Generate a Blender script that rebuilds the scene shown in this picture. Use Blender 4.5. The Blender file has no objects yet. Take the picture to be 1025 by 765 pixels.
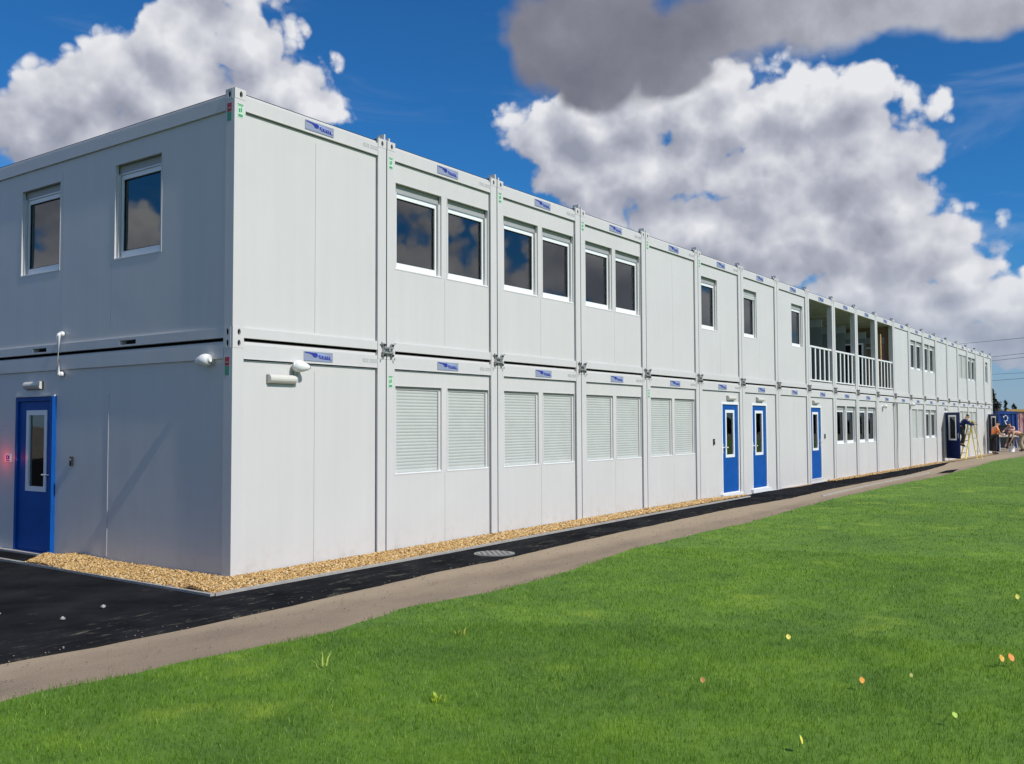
import bpy, bmesh, math, random
import numpy as np
from mathutils import Vector, Matrix
R = math.radians
rnd = random.Random(7)
scene = bpy.context.scene
C = scene.collection

# ------------------------------------------------------------------ camera
cam_data = bpy.data.cameras.new("camera")
cam = bpy.data.objects.new("camera", cam_data)
C.objects.link(cam)
YAW, PITCH, ROLL = 0.6184, 0.0448, -0.0042
f_ = Vector((math.cos(YAW) * math.cos(PITCH), math.sin(YAW) * math.cos(PITCH), math.sin(PITCH)))
r_ = Vector((math.sin(YAW), -math.cos(YAW), 0))
u_ = r_.cross(f_)
rr = math.cos(ROLL) * r_ + math.sin(ROLL) * u_
uu = -math.sin(ROLL) * r_ + math.cos(ROLL) * u_
m = Matrix(((rr.x, uu.x, -f_.x, 0), (rr.y, uu.y, -f_.y, 0), (rr.z, uu.z, -f_.z, 0), (0, 0, 0, 1)))
m.translation = Vector((-6.5015, -8.3543, 1.645))
cam.matrix_world = m
cam_data.lens = 936.0 / 1025 * 36
cam_data.sensor_width = 36
cam_data.clip_start = 0.05
cam_data.clip_end = 3000
scene.camera = cam

# ------------------------------------------------------------------ view transform
scene.view_settings.view_transform = 'Standard'
scene.view_settings.look = 'None'
scene.view_settings.exposure = 0.0
scene.view_settings.gamma = 1.0
scene.view_settings.use_curve_mapping = False

# ------------------------------------------------------------------ sun
SUN_EL = 43.0
SUN_AZ = -92.0          # degrees from +X, counter-clockwise: direction TOWARDS the sun
sd = Vector((math.cos(R(SUN_EL)) * math.cos(R(SUN_AZ)), math.cos(R(SUN_EL)) * math.sin(R(SUN_AZ)), math.sin(R(SUN_EL))))
sun_data = bpy.data.lights.new("sun", 'SUN')
sun_data.energy = 4.1
sun_data.angle = R(0.53)
sun_data.color = (1.0, 0.965, 0.90)
sun = bpy.data.objects.new("sun", sun_data)
C.objects.link(sun)
sun.rotation_euler = (-sd).to_track_quat('-Z', 'Y').to_euler()
sun.location = (0, -20, 30)


# ------------------------------------------------------------------ node helpers
class NT:
    def __init__(self, tree):
        self.t = tree

    def n(self, typ, **kw):
        nd = self.t.nodes.new(typ)
        for k, v in kw.items():
            setattr(nd, k, v)
        return nd

    def put(self, sock, v):
        if isinstance(v, bpy.types.NodeSocket):
            self.t.links.new(v, sock)
        elif v is not None:
            sock.default_value = v

    def m(self, op, a, b=None, c=None, clamp=False):
        nd = self.n('ShaderNodeMath', operation=op, use_clamp=clamp)
        self.put(nd.inputs[0], a)
        if b is not None: self.put(nd.inputs[1], b)
        if c is not None: self.put(nd.inputs[2], c)
        return nd.outputs[0]

    def v(self, op, a, b=None):
        nd = self.n('ShaderNodeVectorMath', operation=op)
        self.put(nd.inputs[0], a)
        if b is not None: self.put(nd.inputs[1], b)
        return nd.outputs['Value'] if op in ('LENGTH', 'DOT_PRODUCT', 'DISTANCE') else nd.outputs[0]

    def noise(self, vec, scale, detail=4, rough=0.5, dist=0.0, lac=2.0):
        nd = self.n('ShaderNodeTexNoise')
        self.put(nd.inputs['Vector'], vec)
        nd.inputs['Scale'].default_value = scale
        nd.inputs['Detail'].default_value = detail
        nd.inputs['Roughness'].default_value = rough
        nd.inputs['Distortion'].default_value = dist
        nd.inputs['Lacunarity'].default_value = lac
        return nd.outputs['Fac'] if 'Fac' in nd.outputs else nd.outputs[0]

    def ramp(self, fac, stops, interp='LINEAR'):
        nd = self.n('ShaderNodeValToRGB')
        cr = nd.color_ramp
        cr.interpolation = interp
        while len(cr.elements) > 1: cr.elements.remove(cr.elements[-1])
        cr.elements[0].position = stops[0][0]
        cr.elements[0].color = (*stops[0][1], 1)
        for p, c in stops[1:]:
            e = cr.elements.new(p); e.color = (*c, 1)
        self.put(nd.inputs[0], fac)
        return nd.outputs[0]

    def mix(self, fac, a, b, blend='MIX'):
        nd = self.n('ShaderNodeMix', data_type='RGBA', blend_type=blend)
        self.put(nd.inputs[0], fac)
        self.put(nd.inputs[6], a if isinstance(a, bpy.types.NodeSocket) else (*a, 1))
        self.put(nd.inputs[7], b if isinstance(b, bpy.types.NodeSocket) else (*b, 1))
        return nd.outputs[2]

    def smooth(self, x, a, b):
        nd = self.n('ShaderNodeMapRange', interpolation_type='SMOOTHSTEP')
        self.put(nd.inputs[0], x)
        nd.inputs[1].default_value = a; nd.inputs[2].default_value = b
        nd.inputs[3].default_value = 0; nd.inputs[4].default_value = 1
        return nd.outputs[0]


# ------------------------------------------------------------------ world: Nishita sky with cumulus
WHITE = [(63.0, 15.6, 2.2, 1.8), (61.0, 17.4, 2.6, 2.1), (59.8, 18.6, 2.8, 1.8), (57.4, 19.5, 3.4, 2.3), (55.5, 21.2, 2.9, 2.6), (53.9, 23.0, 2.6, 2.0), (52.5, 24.9, 3.3, 2.3), (55.2, 17.8, 5.2, 3.1), (51.3, 21.4, 3.3, 2.2), (49.2, 19.7, 3.0, 2.2), (47.5, 18.5, 2.0, 1.3), (58.9, 16.4, 4.9, 1.8), (33.4, 17.4, 2.3, 2.0), (30.6, 17.6, 3.2, 2.5), (27.5, 18.3, 3.4, 2.6), (24.5, 18.5, 3.8, 2.6), (21.5, 17.7, 3.6, 2.9), (18.1, 18.2, 3.9, 1.8), (14.6, 18.6, 2.4, 1.3), (26.9, 15.2, 6.1, 3.2), (20.4, 14.2, 6.4, 3.9), (14.8, 14.3, 4.3, 3.8), (13.2, 12.2, 2.8, 2.8), (18.2, 10.7, 6.9, 2.9), (12.8, 9.7, 4.4, 2.6), (9.7, 8.3, 2.2, 0.9), (30.0, 15.0, 4.3, 2.6), (24.0, 11.6, 6.0, 3.0), (11.3, 6.3, 4.0, 1.8), (8.3, 6.4, 2.8, 1.6), (5.9, 6.0, 2.6, 2.1), (15.0, 7.6, 3.7, 1.5), (7.9, 4.8, 3.3, 1.0)]
WHITE += [(4, 3.6, 5, 0.8), (10, 4.2, 3, 1.2), (125, 9, 8, 3.5), (117, 13, 4, 2.5), (-43, 7, 9, 4.5), (-30, 10, 5, 3), (-22, 6, 6, 2.5), (-58, 12, 5, 4)]
DARK = [(32.4, 22.6, 2.9, 2.5), (29.9, 23.6, 4.9, 2.4), (26.3, 22.1, 4.8, 2.4), (22.6, 22.7, 5.3, 2.3), (18.6, 23.0, 5.2, 2.0), (14.6, 22.8, 4.8, 1.6), (10.9, 22.5, 4.0, 1.3), (7.4, 21.6, 3.2, 1.3), (29.9, 20.9, 3.4, 2.0), (25.1, 20.4, 3.4, 1.4)]
world = bpy.data.worlds.new("World")
scene.world = world
world.use_nodes = True
wt = world.node_tree
wt.nodes.clear()


def density_group(name, blobs, amp, fscale, generic, bias=0.0):
    g = bpy.data.node_groups.new(name, 'ShaderNodeTree')
    g.interface.new_socket('Dir', in_out='INPUT', socket_type='NodeSocketVector')
    g.interface.new_socket('D', in_out='OUTPUT', socket_type='NodeSocketFloat')
    k = NT(g)
    gi = k.n('NodeGroupInput'); go = k.n('NodeGroupOutput')
    d = k.v('NORMALIZE', gi.outputs[0])
    sep = k.n('ShaderNodeSeparateXYZ'); g.links.new(d, sep.inputs[0])
    az = k.m('MULTIPLY', k.m('ARCTAN2', sep.outputs[1], sep.outputs[0]), 180 / math.pi)
    el = k.m('MULTIPLY', k.m('ARCSINE', sep.outputs[2]), 180 / math.pi)
    cmb = k.n('ShaderNodeCombineXYZ')
    g.links.new(az, cmb.inputs[0]); g.links.new(el, cmb.inputs[1])
    P = cmb.outputs[0]
    cur = None
    for (a, e, rx, ry) in blobs:
        q = k.v('MULTIPLY', k.v('SUBTRACT', P, (a, e, 0)), (1 / rx, 1 / ry, 0))
        l = k.m('SUBTRACT', 1.0, k.v('LENGTH', q))
        cur = l if cur is None else k.m('SMOOTH_MAX', cur, l, 0.25)
    cur = k.m('MAXIMUM', cur, -1.2)
    if generic:
        fr = k.v('DOT_PRODUCT', d, tuple(f_))
        away = k.smooth(fr, 0.80, 0.70)
        gn = k.m('MULTIPLY', k.m('SUBTRACT', k.noise(d, 2.3, 1, 0.5), 0.585), 9.0)
        gn = k.m('SUBTRACT', gn, k.m('MULTIPLY', k.m('SUBTRACT', 1.0, away), 12.0))
        cur = k.m('MAXIMUM', cur, gn)
    f1 = k.m('SUBTRACT', k.noise(d, fscale, 7, 0.56, 0.0), 0.5)
    vo = k.n('ShaderNodeTexVoronoi', feature='F1')
    vo.inputs['Scale'].default_value = fscale * 2.0
    vo.inputs['Detail'].default_value = 2.0
    vo.inputs['Roughness'].default_value = 0.5
    wv = k.v('ADD', d, k.v('MULTIPLY', (0.02, -0.02, 0.03), f1))
    g.links.new(wv, vo.inputs['Vector'])
    bil = k.m('SUBTRACT', 0.28, k.m('MULTIPLY', vo.outputs['Distance'], 0.55))
    D = k.m('ADD', k.m('ADD', cur, bias), k.m('ADD', k.m('MULTIPLY', f1, amp), k.m('MULTIPLY', bil, amp * 1.1)))
    g.links.new(D, go.inputs[0])
    return g


W_ = NT(wt)
geo = W_.n('ShaderNodeTexCoord')
DIR = geo.outputs['Generated']
gw = density_group('cloud_white', WHITE, 1.30, 13.0, True, 0.44)
gd = density_group('cloud_dark', DARK, 0.9, 8.0, False, 0.40)


def ev(group, vec):
    nd = W_.n('ShaderNodeGroup'); nd.node_tree = group
    W_.put(nd.inputs[0], vec)
    return nd.outputs[0]


Dw = ev(gw, DIR)
Dw2 = ev(gw, W_.v('ADD', DIR, tuple(rr * 0.016 + Vector((0, 0, 0.030)))))
Dd = ev(gd, DIR)
aw = W_.smooth(Dw, 0.0, 0.30)
ad = W_.smooth(Dd, -0.05, 0.45)
SKY_STR = 0.072
sky = W_.n('ShaderNodeTexSky', sky_type='NISHITA')
sky.sun_disc = False
sky.sun_elevation = R(SUN_EL)
sky.sun_rotation = math.pi / 2 - R(SUN_AZ)
sky.altitude = 50
sky.air_density = 1.0
sky.dust_density = 0.35
sky.ozone_density = 3.0
skyc = W_.mix(1.0, sky.outputs[0], (0.25, 0.88, 1.46), 'MULTIPLY')
# cloud shading: edge that faces the light is bright, the body behind it is grey
lit = W_.m('SUBTRACT', Dw, Dw2)
sh = W_.m('ADD', W_.m('SUBTRACT', W_.m('MULTIPLY', lit, 0.62), W_.m('MULTIPLY', W_.smooth(Dw, 0.30, 1.2), 0.14)), 0.53)
thin = W_.m('MULTIPLY', W_.smooth(Dw, 0.6, 0.05), 0.12)
low = W_.m('MULTIPLY', W_.m('SUBTRACT', W_.noise(DIR, 6.0, 3, 0.45), 0.5), 0.85)
sh = W_.m('ADD', W_.m('ADD', sh, thin), low, clamp=True)
K = 1.0 / SKY_STR
ccol = W_.ramp(sh, [(0.0, (0.30, 0.32, 0.40)), (0.35, (0.42, 0.44, 0.52)), (0.62, (0.57, 0.585, 0.65)), (0.85, (0.70, 0.71, 0.76)), (1.0, (0.80, 0.81, 0.84))])
ccol = W_.mix(1.0, ccol, (K, K, K), 'MULTIPLY')
sepd = W_.n('ShaderNodeSeparateXYZ'); wt.links.new(DIR, sepd.inputs[0])
dsh = W_.m('ADD', W_.m('MULTIPLY', W_.noise(DIR, 10.0, 6, 0.55), 0.9), W_.m('MULTIPLY', W_.smooth(sepd.outputs[0], 0.80, 0.93), 0.45))
dcol = W_.ramp(dsh, [(0.25, (0.155, 0.16, 0.21)), (0.5, (0.225, 0.23, 0.285)), (0.75, (0.34, 0.35, 0.41)), (1.0, (0.55, 0.57, 0.63))])
dcol = W_.mix(1.0, dcol, (K, K, K), 'MULTIPLY')
wisp = W_.m('MULTIPLY', W_.smooth(W_.noise(W_.v('MULTIPLY', DIR, (3.0, 3.0, 14.0)), 1.3, 5, 0.6, 0.6), 0.52, 0.78), 0.20)
skyc = W_.mix(wisp, skyc, (0.55 * K, 0.62 * K, 0.74 * K))
c1 = W_.mix(aw, skyc, ccol)
# haze low over the horizon
hz = W_.m('MULTIPLY', W_.smooth(sepd.outputs[2], 0.17, 0.0), 0.75)
c1 = W_.mix(hz, c1, (0.34 * K, 0.42 * K, 0.54 * K))
c2 = W_.mix(ad, c1, dcol)
bg = W_.n('ShaderNodeBackground')
bg.inputs['Strength'].default_value = SKY_STR
wt.links.new(c2, bg.inputs['Color'])
wo = W_.n('ShaderNodeOutputWorld')
wt.links.new(bg.outputs[0], wo.inputs['Surface'])
world.cycles.sampling_method = 'MANUAL'
world.cycles.sample_map_resolution = 256


# ------------------------------------------------------------------ materials
def new_mat(name):
    mt = bpy.data.materials.new(name)
    mt.use_nodes = True
    t = mt.node_tree
    b = t.nodes['Principled BSDF']
    return mt, NT(t), b


def obj_coord(k):
    return k.n('ShaderNodeTexCoord').outputs['Object']


def world_coord(k):
    return k.n('ShaderNodeNewGeometry').outputs['Position']


def plain(name, col, rough=0.5, metal=0.0, var=0.05, scale=3.0, bump=0.0, bscale=60):
    mt, k, b = new_mat(name)
    P = world_coord(k)
    n = k.noise(P, scale, 5, 0.6)
    c = k.ramp(n, [(0.3, tuple(x * (1 - var) for x in col)), (0.7, tuple(min(1, x * (1 + var)) for x in col))])
    k.put(b.inputs['Base Color'], c)
    b.inputs['Roughness'].default_value = rough
    b.inputs['Metallic'].default_value = metal
    if name.startswith(('blue_', 'navy_')): b.inputs['Specular IOR Level'].default_value = 0.18
    if bump:
        bp = k.n('ShaderNodeBump'); bp.inputs['Strength'].default_value = bump; bp.inputs['Distance'].default_value = 0.01
        k.put(bp.inputs['Height'], k.noise(P, bscale, 4, 0.6))
        k.put(b.inputs['Normal'], bp.outputs[0])
    return mt


def wall_paint(name, col):
    """coated sheet steel: faint mottling, vertical rain streaks, splash dirt near the ground"""
    mt, k, b = new_mat(name)
    P = world_coord(k)
    n1 = k.noise(P, 0.9, 4, 0.55)
    st = k.noise(k.v('MULTIPLY', P, (9.0, 9.0, 0.35)), 1.0, 4, 0.6)
    v = k.m('ADD', k.m('MULTIPLY', k.m('SUBTRACT', n1, 0.5), 0.10), k.m('MULTIPLY', k.m('SUBTRACT', st, 0.5), 0.085))
    v = k.m('ADD', v, 1.0)
    sp = k.n('ShaderNodeSeparateXYZ'); k.put(sp.inputs[0], P)
    dirt = k.m('MULTIPLY', k.smooth(sp.outputs[2], 0.42, 0.0), k.smooth(k.noise(P, 7.0, 5, 0.7), 0.45, 0.75))
    base = k.mix(k.m('MULTIPLY', dirt, 0.38), col, tuple(c * s for c, s in zip(col, (0.72, 0.66, 0.56))))
    sc = k.n('ShaderNodeVectorMath', operation='SCALE')
    k.put(sc.inputs[0], base); k.put(sc.inputs['Scale'], v)
    k.put(b.inputs['Base Color'], sc.outputs[0])
    k.put(b.inputs['Roughness'], k.m('ADD', 0.34, k.m('MULTIPLY', n1, 0.2)))
    bp = k.n('ShaderNodeBump'); bp.inputs['Strength'].default_value = 0.22; bp.inputs['Distance'].default_value = 0.02
    k.put(bp.inputs['Height'], k.noise(P, 1.7, 2, 0.5))
    k.put(b.inputs['Normal'], bp.outputs[0])
    return mt


M = {}
M['wall'] = wall_paint('wall_paint', (0.605, 0.588, 0.570))
M['frame'] = wall_paint('frame_paint', (0.605, 0.587, 0.573))
M['white'] = plain('white_plastic', (0.80, 0.80, 0.79), 0.35, var=0.03)
M['upvc'] = plain('white_window_profile', (0.82, 0.83, 0.83), 0.3, var=0.02)
M['blindgrey'] = plain('grey_blind_box', (0.36, 0.36, 0.34), 0.45, var=0.05)  # grey darkened to hold the shadow under the window lintel
M['slat'] = plain('shutter_slat', (0.50, 0.515, 0.49), 0.45, var=0.05)
M['alu'] = plain('aluminium', (0.55, 0.56, 0.57), 0.35, 0.6, var=0.05)
M['seal_and_shade'] = plain('black_seal_and_shade', (0.012, 0.012, 0.013), 0.7)  # real seals, and shade painted into the cabin and panel gaps
M['black'] = plain('black_void', (0.006, 0.006, 0.007), 0.9)
M['steel'] = plain('galvanised_clamp', (0.40, 0.40, 0.39), 0.45, 0.5, var=0.4, scale=40)
M['blue'] = plain('blue_door_paint', (0.003, 0.078, 0.33), 0.5, var=0.12, scale=3)
M['navy'] = plain('navy_door_paint', (0.005, 0.014, 0.075), 0.4, var=0.06)  # blue door colour darkened to hold the shade on the open leaves
M['bulk'] = plain('bulkhead_diffuser', (0.62, 0.60, 0.54), 0.3, var=0.05)
M['bulkbase'] = plain('bulkhead_base', (0.20, 0.20, 0.19), 0.45)
M['interior'] = plain('interior_wall', (0.42, 0.41, 0.38), 0.7)
M['intfloor'] = plain('interior_floor', (0.12, 0.12, 0.12), 0.6)
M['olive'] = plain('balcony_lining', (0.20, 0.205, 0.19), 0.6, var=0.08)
M['ply'] = plain('plywood', (0.55, 0.33, 0.16), 0.6, var=0.12, scale=6)
M['brown'] = plain('brown_board', (0.30, 0.20, 0.14), 0.7, var=0.12)
M['platebg'] = plain('name_plate_grey', (0.27, 0.30, 0.40), 0.4, var=0.05)
M['logoblue'] = plain('logo_blue', (0.02, 0.035, 0.30), 0.4)
M['logopale'] = plain('logo_pale', (0.30, 0.38, 0.62), 0.4)
M['green'] = plain('sticker_green', (0.07, 0.30, 0.17), 0.4)
M['palegreen'] = plain('sticker_pale', (0.52, 0.74, 0.52), 0.4)
M['red'] = plain('sticker_red', (0.42, 0.02, 0.03), 0.4)
M['serial'] = plain('serial_grey', (0.36, 0.38, 0.38), 0.5)
M['concrete'] = plain('concrete_edging', (0.36, 0.34, 0.31), 0.85, var=0.18, scale=9, bump=0.4)
M['yellow'] = plain('ladder_yellow', (0.72, 0.52, 0.06), 0.45, var=0.08)
M['skin'] = plain('skin', (0.50, 0.27, 0.17), 0.55, var=0.05)
M['hair'] = plain('dark_hair', (0.02, 0.014, 0.010), 0.7)
M['c_navy'] = plain('navy_cloth', (0.012, 0.025, 0.10), 0.85, var=0.15, scale=20)
M['c_black'] = plain('black_cloth', (0.012, 0.012, 0.014), 0.85)
M['c_orange'] = plain('orange_cloth', (0.85, 0.24, 0.06), 0.8, var=0.12, scale=20)
M['c_khaki'] = plain('khaki_cloth', (0.42, 0.36, 0.24), 0.85, var=0.12, scale=20)
M['c_pink'] = plain('pale_pink_cloth', (0.60, 0.36, 0.33), 0.8, var=0.15, scale=20)
M['boot'] = plain('boot_leather', (0.02, 0.016, 0.013), 0.6)
M['binblack'] = plain('dark_plastic', (0.012, 0.018, 0.02), 0.45)
M['wood'] = plain('timber', (0.30, 0.24, 0.17), 0.75, var=0.2, scale=12)
M['roofyellow'] = plain('ochre_fascia', (0.48, 0.30, 0.08), 0.7, var=0.2)
M['cable'] = plain('cable_black', (0.02, 0.02, 0.022), 0.6)
M['sand'] = plain('sand_strip', (0.36, 0.255, 0.14), 0.95, var=0.3, scale=14, bump=0.5)


def glass_mat(name, tint=(0.42, 0.47, 0.52), ior=2.3):
    mt, k, b = new_mat(name)
    t = mt.node_tree
    t.nodes.remove(b)
    out = t.nodes['Material Output']
    tr = k.n('ShaderNodeBsdfTransparent'); tr.inputs[0].default_value = (*tint, 1)
    gl = k.n('ShaderNodeBsdfGlossy'); gl.inputs['Roughness'].default_value = 0.02
    gl.inputs['Color'].default_value = (0.80, 0.82, 0.82, 1)
    bp = k.n('ShaderNodeBump'); bp.inputs['Strength'].default_value = 0.05; bp.inputs['Distance'].default_value = 0.02
    k.put(bp.inputs['Height'], k.noise(world_coord(k), 1.5, 2, 0.5))
    k.put(gl.inputs['Normal'], bp.outputs[0])
    fr = k.n('ShaderNodeFresnel'); fr.inputs['IOR'].default_value = ior
    mx = k.n('ShaderNodeMixShader')
    k.put(mx.inputs[0], fr.outputs[0]); k.put(mx.inputs[1], tr.outputs[0]); k.put(mx.inputs[2], gl.outputs[0])
    k.put(out.inputs['Surface'], mx.outputs[0])
    return mt


M['glass'] = glass_mat('window_glass')


def asphalt_mat():
    mt, k, b = new_mat('fresh_asphalt')
    P = world_coord(k)
    n = k.noise(P, 1.3, 6, 0.6)
    fine = k.noise(P, 160, 3, 0.6)
    c = k.ramp(k.m('ADD', k.m('MULTIPLY', n, 0.6), k.m('MULTIPLY', fine, 0.4)), [(0.38, (0.009, 0.0095, 0.011)), (0.62, (0.028, 0.0285, 0.031))])
    # pale dusty scuffs along the outer margin of the strip
    sp = k.n('ShaderNodeSeparateXYZ'); k.put(sp.inputs[0], P)
    band = k.m('MULTIPLY', k.smooth(sp.outputs[1], -0.35, -0.95), k.smooth(sp.outputs[1], -1.9, -1.2))
    sc = k.noise(k.v('MULTIPLY', P, (1.6, 5.0, 1.0)), 1.9, 9, 0.78, 0.3)
    msk = k.m('MULTIPLY', k.smooth(sc, 0.55, 0.68), k.m('MULTIPLY', band, 0.75))
    sc2 = k.noise(k.v('ADD', P, (4, 3, 0)), 5.5, 9, 0.8)
    msk2 = k.m('MULTIPLY', k.smooth(sc2, 0.60, 0.72), 0.40)
    c = k.mix(k.m('MAXIMUM', msk, msk2), c, (0.20, 0.18, 0.14))
    k.put(b.inputs['Base Color'], c)
    k.put(b.inputs['Roughness'], k.ramp(n, [(0.3, (0.62,) * 3), (0.7, (0.9,) * 3)]))
    b.inputs['Specular IOR Level'].default_value = 0.0
    bp = k.n('ShaderNodeBump'); bp.inputs['Strength'].default_value = 0.5; bp.inputs['Distance'].default_value = 0.006
    k.put(bp.inputs['Height'], fine)
    k.put(b.inputs['Normal'], bp.outputs[0])
    return mt


def path_mat():
    mt, k, b = new_mat('worn_path')
    P = world_coord(k)
    n = k.noise(k.v('MULTIPLY', P, (0.6, 1.6, 1)), 1.4, 7, 0.62)
    fine = k.noise(P, 95, 4, 0.65)
    c = k.ramp(n, [(0.30, (0.190, 0.130, 0.076)), (0.52, (0.275, 0.192, 0.112)), (0.74, (0.360, 0.262, 0.158))])
    # sandy margin beside the new asphalt
    sp = k.n('ShaderNodeSeparateXYZ'); k.put(sp.inputs[0], P)
    edge = k.smooth(k.m('ADD', sp.outputs[1], k.m('MULTIPLY', k.noise(P, 2.3, 5, 0.6), 0.35)), -1.72, -1.30)
    c = k.mix(k.m('MULTIPLY', edge, 0.6), c, (0.46, 0.345, 0.21))
    c = k.mix(0.34, c, k.ramp(fine, [(0.35, (0.06, 0.05, 0.04)), (0.65, (0.42, 0.36, 0.30))]))
    k.put(b.inputs['Base Color'], c)
    b.inputs['Roughness'].default_value = 0.93
    bp = k.n('ShaderNodeBump'); bp.inputs['Strength'].default_value = 0.5; bp.inputs['Distance'].default_value = 0.008
    k.put(bp.inputs['Height'], fine)
    k.put(b.inputs['Normal'], bp.outputs[0])
    return mt


def grass_patch_color(k, P):
    n = k.noise(P, 0.55, 5, 0.6)
    n2 = k.noise(k.v('ADD', P, (17, 5, 0)), 3.2, 5, 0.65)
    a = k.m('ADD', k.m('MULTIPLY', n, 0.55), k.m('MULTIPLY', n2, 0.45))
    c = k.ramp(a, [(0.34, (0.072, 0.158, 0.014)), (0.5, (0.112, 0.225, 0.015)), (0.65, (0.172, 0.300, 0.016))])
    y = k.smooth(k.noise(k.v('ADD', P, (3, 31, 0)), 0.9, 4, 0.6), 0.57, 0.72)
    return k.mix(k.m('MULTIPLY', y, 0.7), c, (0.27, 0.38, 0.030))


def grass_mat():
    mt, k, b = new_mat('grass_blade')
    P = world_coord(k)
    c = grass_patch_color(k, P)
    at = k.n('ShaderNodeAttribute', attribute_name='tone')
    c = k.mix(k.m('MULTIPLY', k.smooth(at.outputs['Fac'], 0.86, 1.0), 0.75), c, (0.34, 0.40, 0.10))
    sc = k.n('ShaderNodeVectorMath', operation='SCALE')
    k.put(sc.inputs[0], c); k.put(sc.inputs['Scale'], k.m('ADD', 0.75, k.m('MULTIPLY', at.outputs['Fac'], 0.75)))
    k.put(b.inputs['Base Color'], sc.outputs[0])
    b.inputs['Roughness'].default_value = 0.6
    b.inputs['Specular IOR Level'].default_value = 0.12
    t = mt.node_tree
    tl = k.n('ShaderNodeBsdfTranslucent')
    k.put(tl.inputs[0], sc.outputs[0])
    mx = k.n('ShaderNodeMixShader'); mx.inputs[0].default_value = 0.35
    k.put(mx.inputs[1], b.outputs[0]); k.put(mx.inputs[2], tl.outputs[0])
    k.put(t.nodes['Material Output'].inputs['Surface'], mx.outputs[0])
    return mt


def lawn_soil_mat():
    mt, k, b = new_mat('lawn_base')
    P = world_coord(k)
    c = grass_patch_color(k, P)
    f = k.noise(P, 60, 5, 0.7)
    c = k.mix(k.smooth(f, 0.35, 0.65), k.mix(0.22, c, (0.02, 0.035, 0.008)), c)
    k.put(b.inputs['Base Color'], c)
    b.inputs['Roughness'].default_value = 0.9
    bp = k.n('ShaderNodeBump'); bp.inputs['Strength'].default_value = 0.6; bp.inputs['Distance'].default_value = 0.012
    k.put(bp.inputs['Height'], f)
    k.put(b.inputs['Normal'], bp.outputs[0])
    return mt


def gravel_mat():
    mt, k, b = new_mat('pea_shingle')
    at = k.n('ShaderNodeAttribute', attribute_name='tone')
    c = k.ramp(at.outputs['Fac'], [(0.0, (0.20, 0.10, 0.035)), (0.2, (0.38, 0.21, 0.06)), (0.5, (0.53, 0.33, 0.11)), (0.75, (0.64, 0.42, 0.16)), (0.93, (0.74, 0.58, 0.34)), (1.0, (0.22, 0.16, 0.11))])
    k.put(b.inputs['Base Color'], c)
    b.inputs['Roughness'].default_value = 0.7
    return mt


def container_pink():
    mt, k, b = new_mat('weathered_pink_paint')
    P = world_coord(k)
    n = k.noise(P, 2.2, 7, 0.7)
    c = k.ramp(n, [(0.35, (0.30, 0.11, 0.10)), (0.5, (0.52, 0.27, 0.27)), (0.65, (0.66, 0.48, 0.46))])
    k.put(b.inputs['Base Color'], c)
    b.inputs['Roughness'].default_value = 0.75
    return mt


def leaf_mat(name, c0, c1):
    mt, k, b = new_mat(name)
    at = k.n('ShaderNodeAttribute', attribute_name='tone')
    c = k.ramp(at.outputs['Fac'], [(0.0, c0), (1.0, c1)])
    k.put(b.inputs['Base Color'], c)
    b.inputs['Roughness'].default_value = 0.7
    return mt


M['asphalt'] = asphalt_mat()
M['path'] = path_mat()
M['grass'] = grass_mat()
M['lawn'] = lawn_soil_mat()
M['gravel'] = gravel_mat()
M['gravelbed'] = plain('gravel_bed', (0.34, 0.21, 0.085), 0.95, var=0.35, scale=50)
M['pink'] = container_pink()
M['gritmat'] = plain('grit_stone', (0.24, 0.20, 0.16), 0.9, var=0.5, scale=80)
M['manlid'] = plain('manhole_stud', (0.16, 0.155, 0.15), 0.7, var=0.3, scale=30)
M['bark'] = plain('bark', (0.06, 0.045, 0.035), 0.9, var=0.3)
M['leafdark'] = leaf_mat('dark_foliage', (0.012, 0.022, 0.016), (0.05, 0.075, 0.035))
M['leafgrey'] = leaf_mat('grey_foliage', (0.02, 0.024, 0.022), (0.10, 0.10, 0.085))
M['ground'] = plain('bare_ground', (0.20, 0.16, 0.11), 0.95, var=0.25, scale=0.6, bump=0.5)


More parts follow.
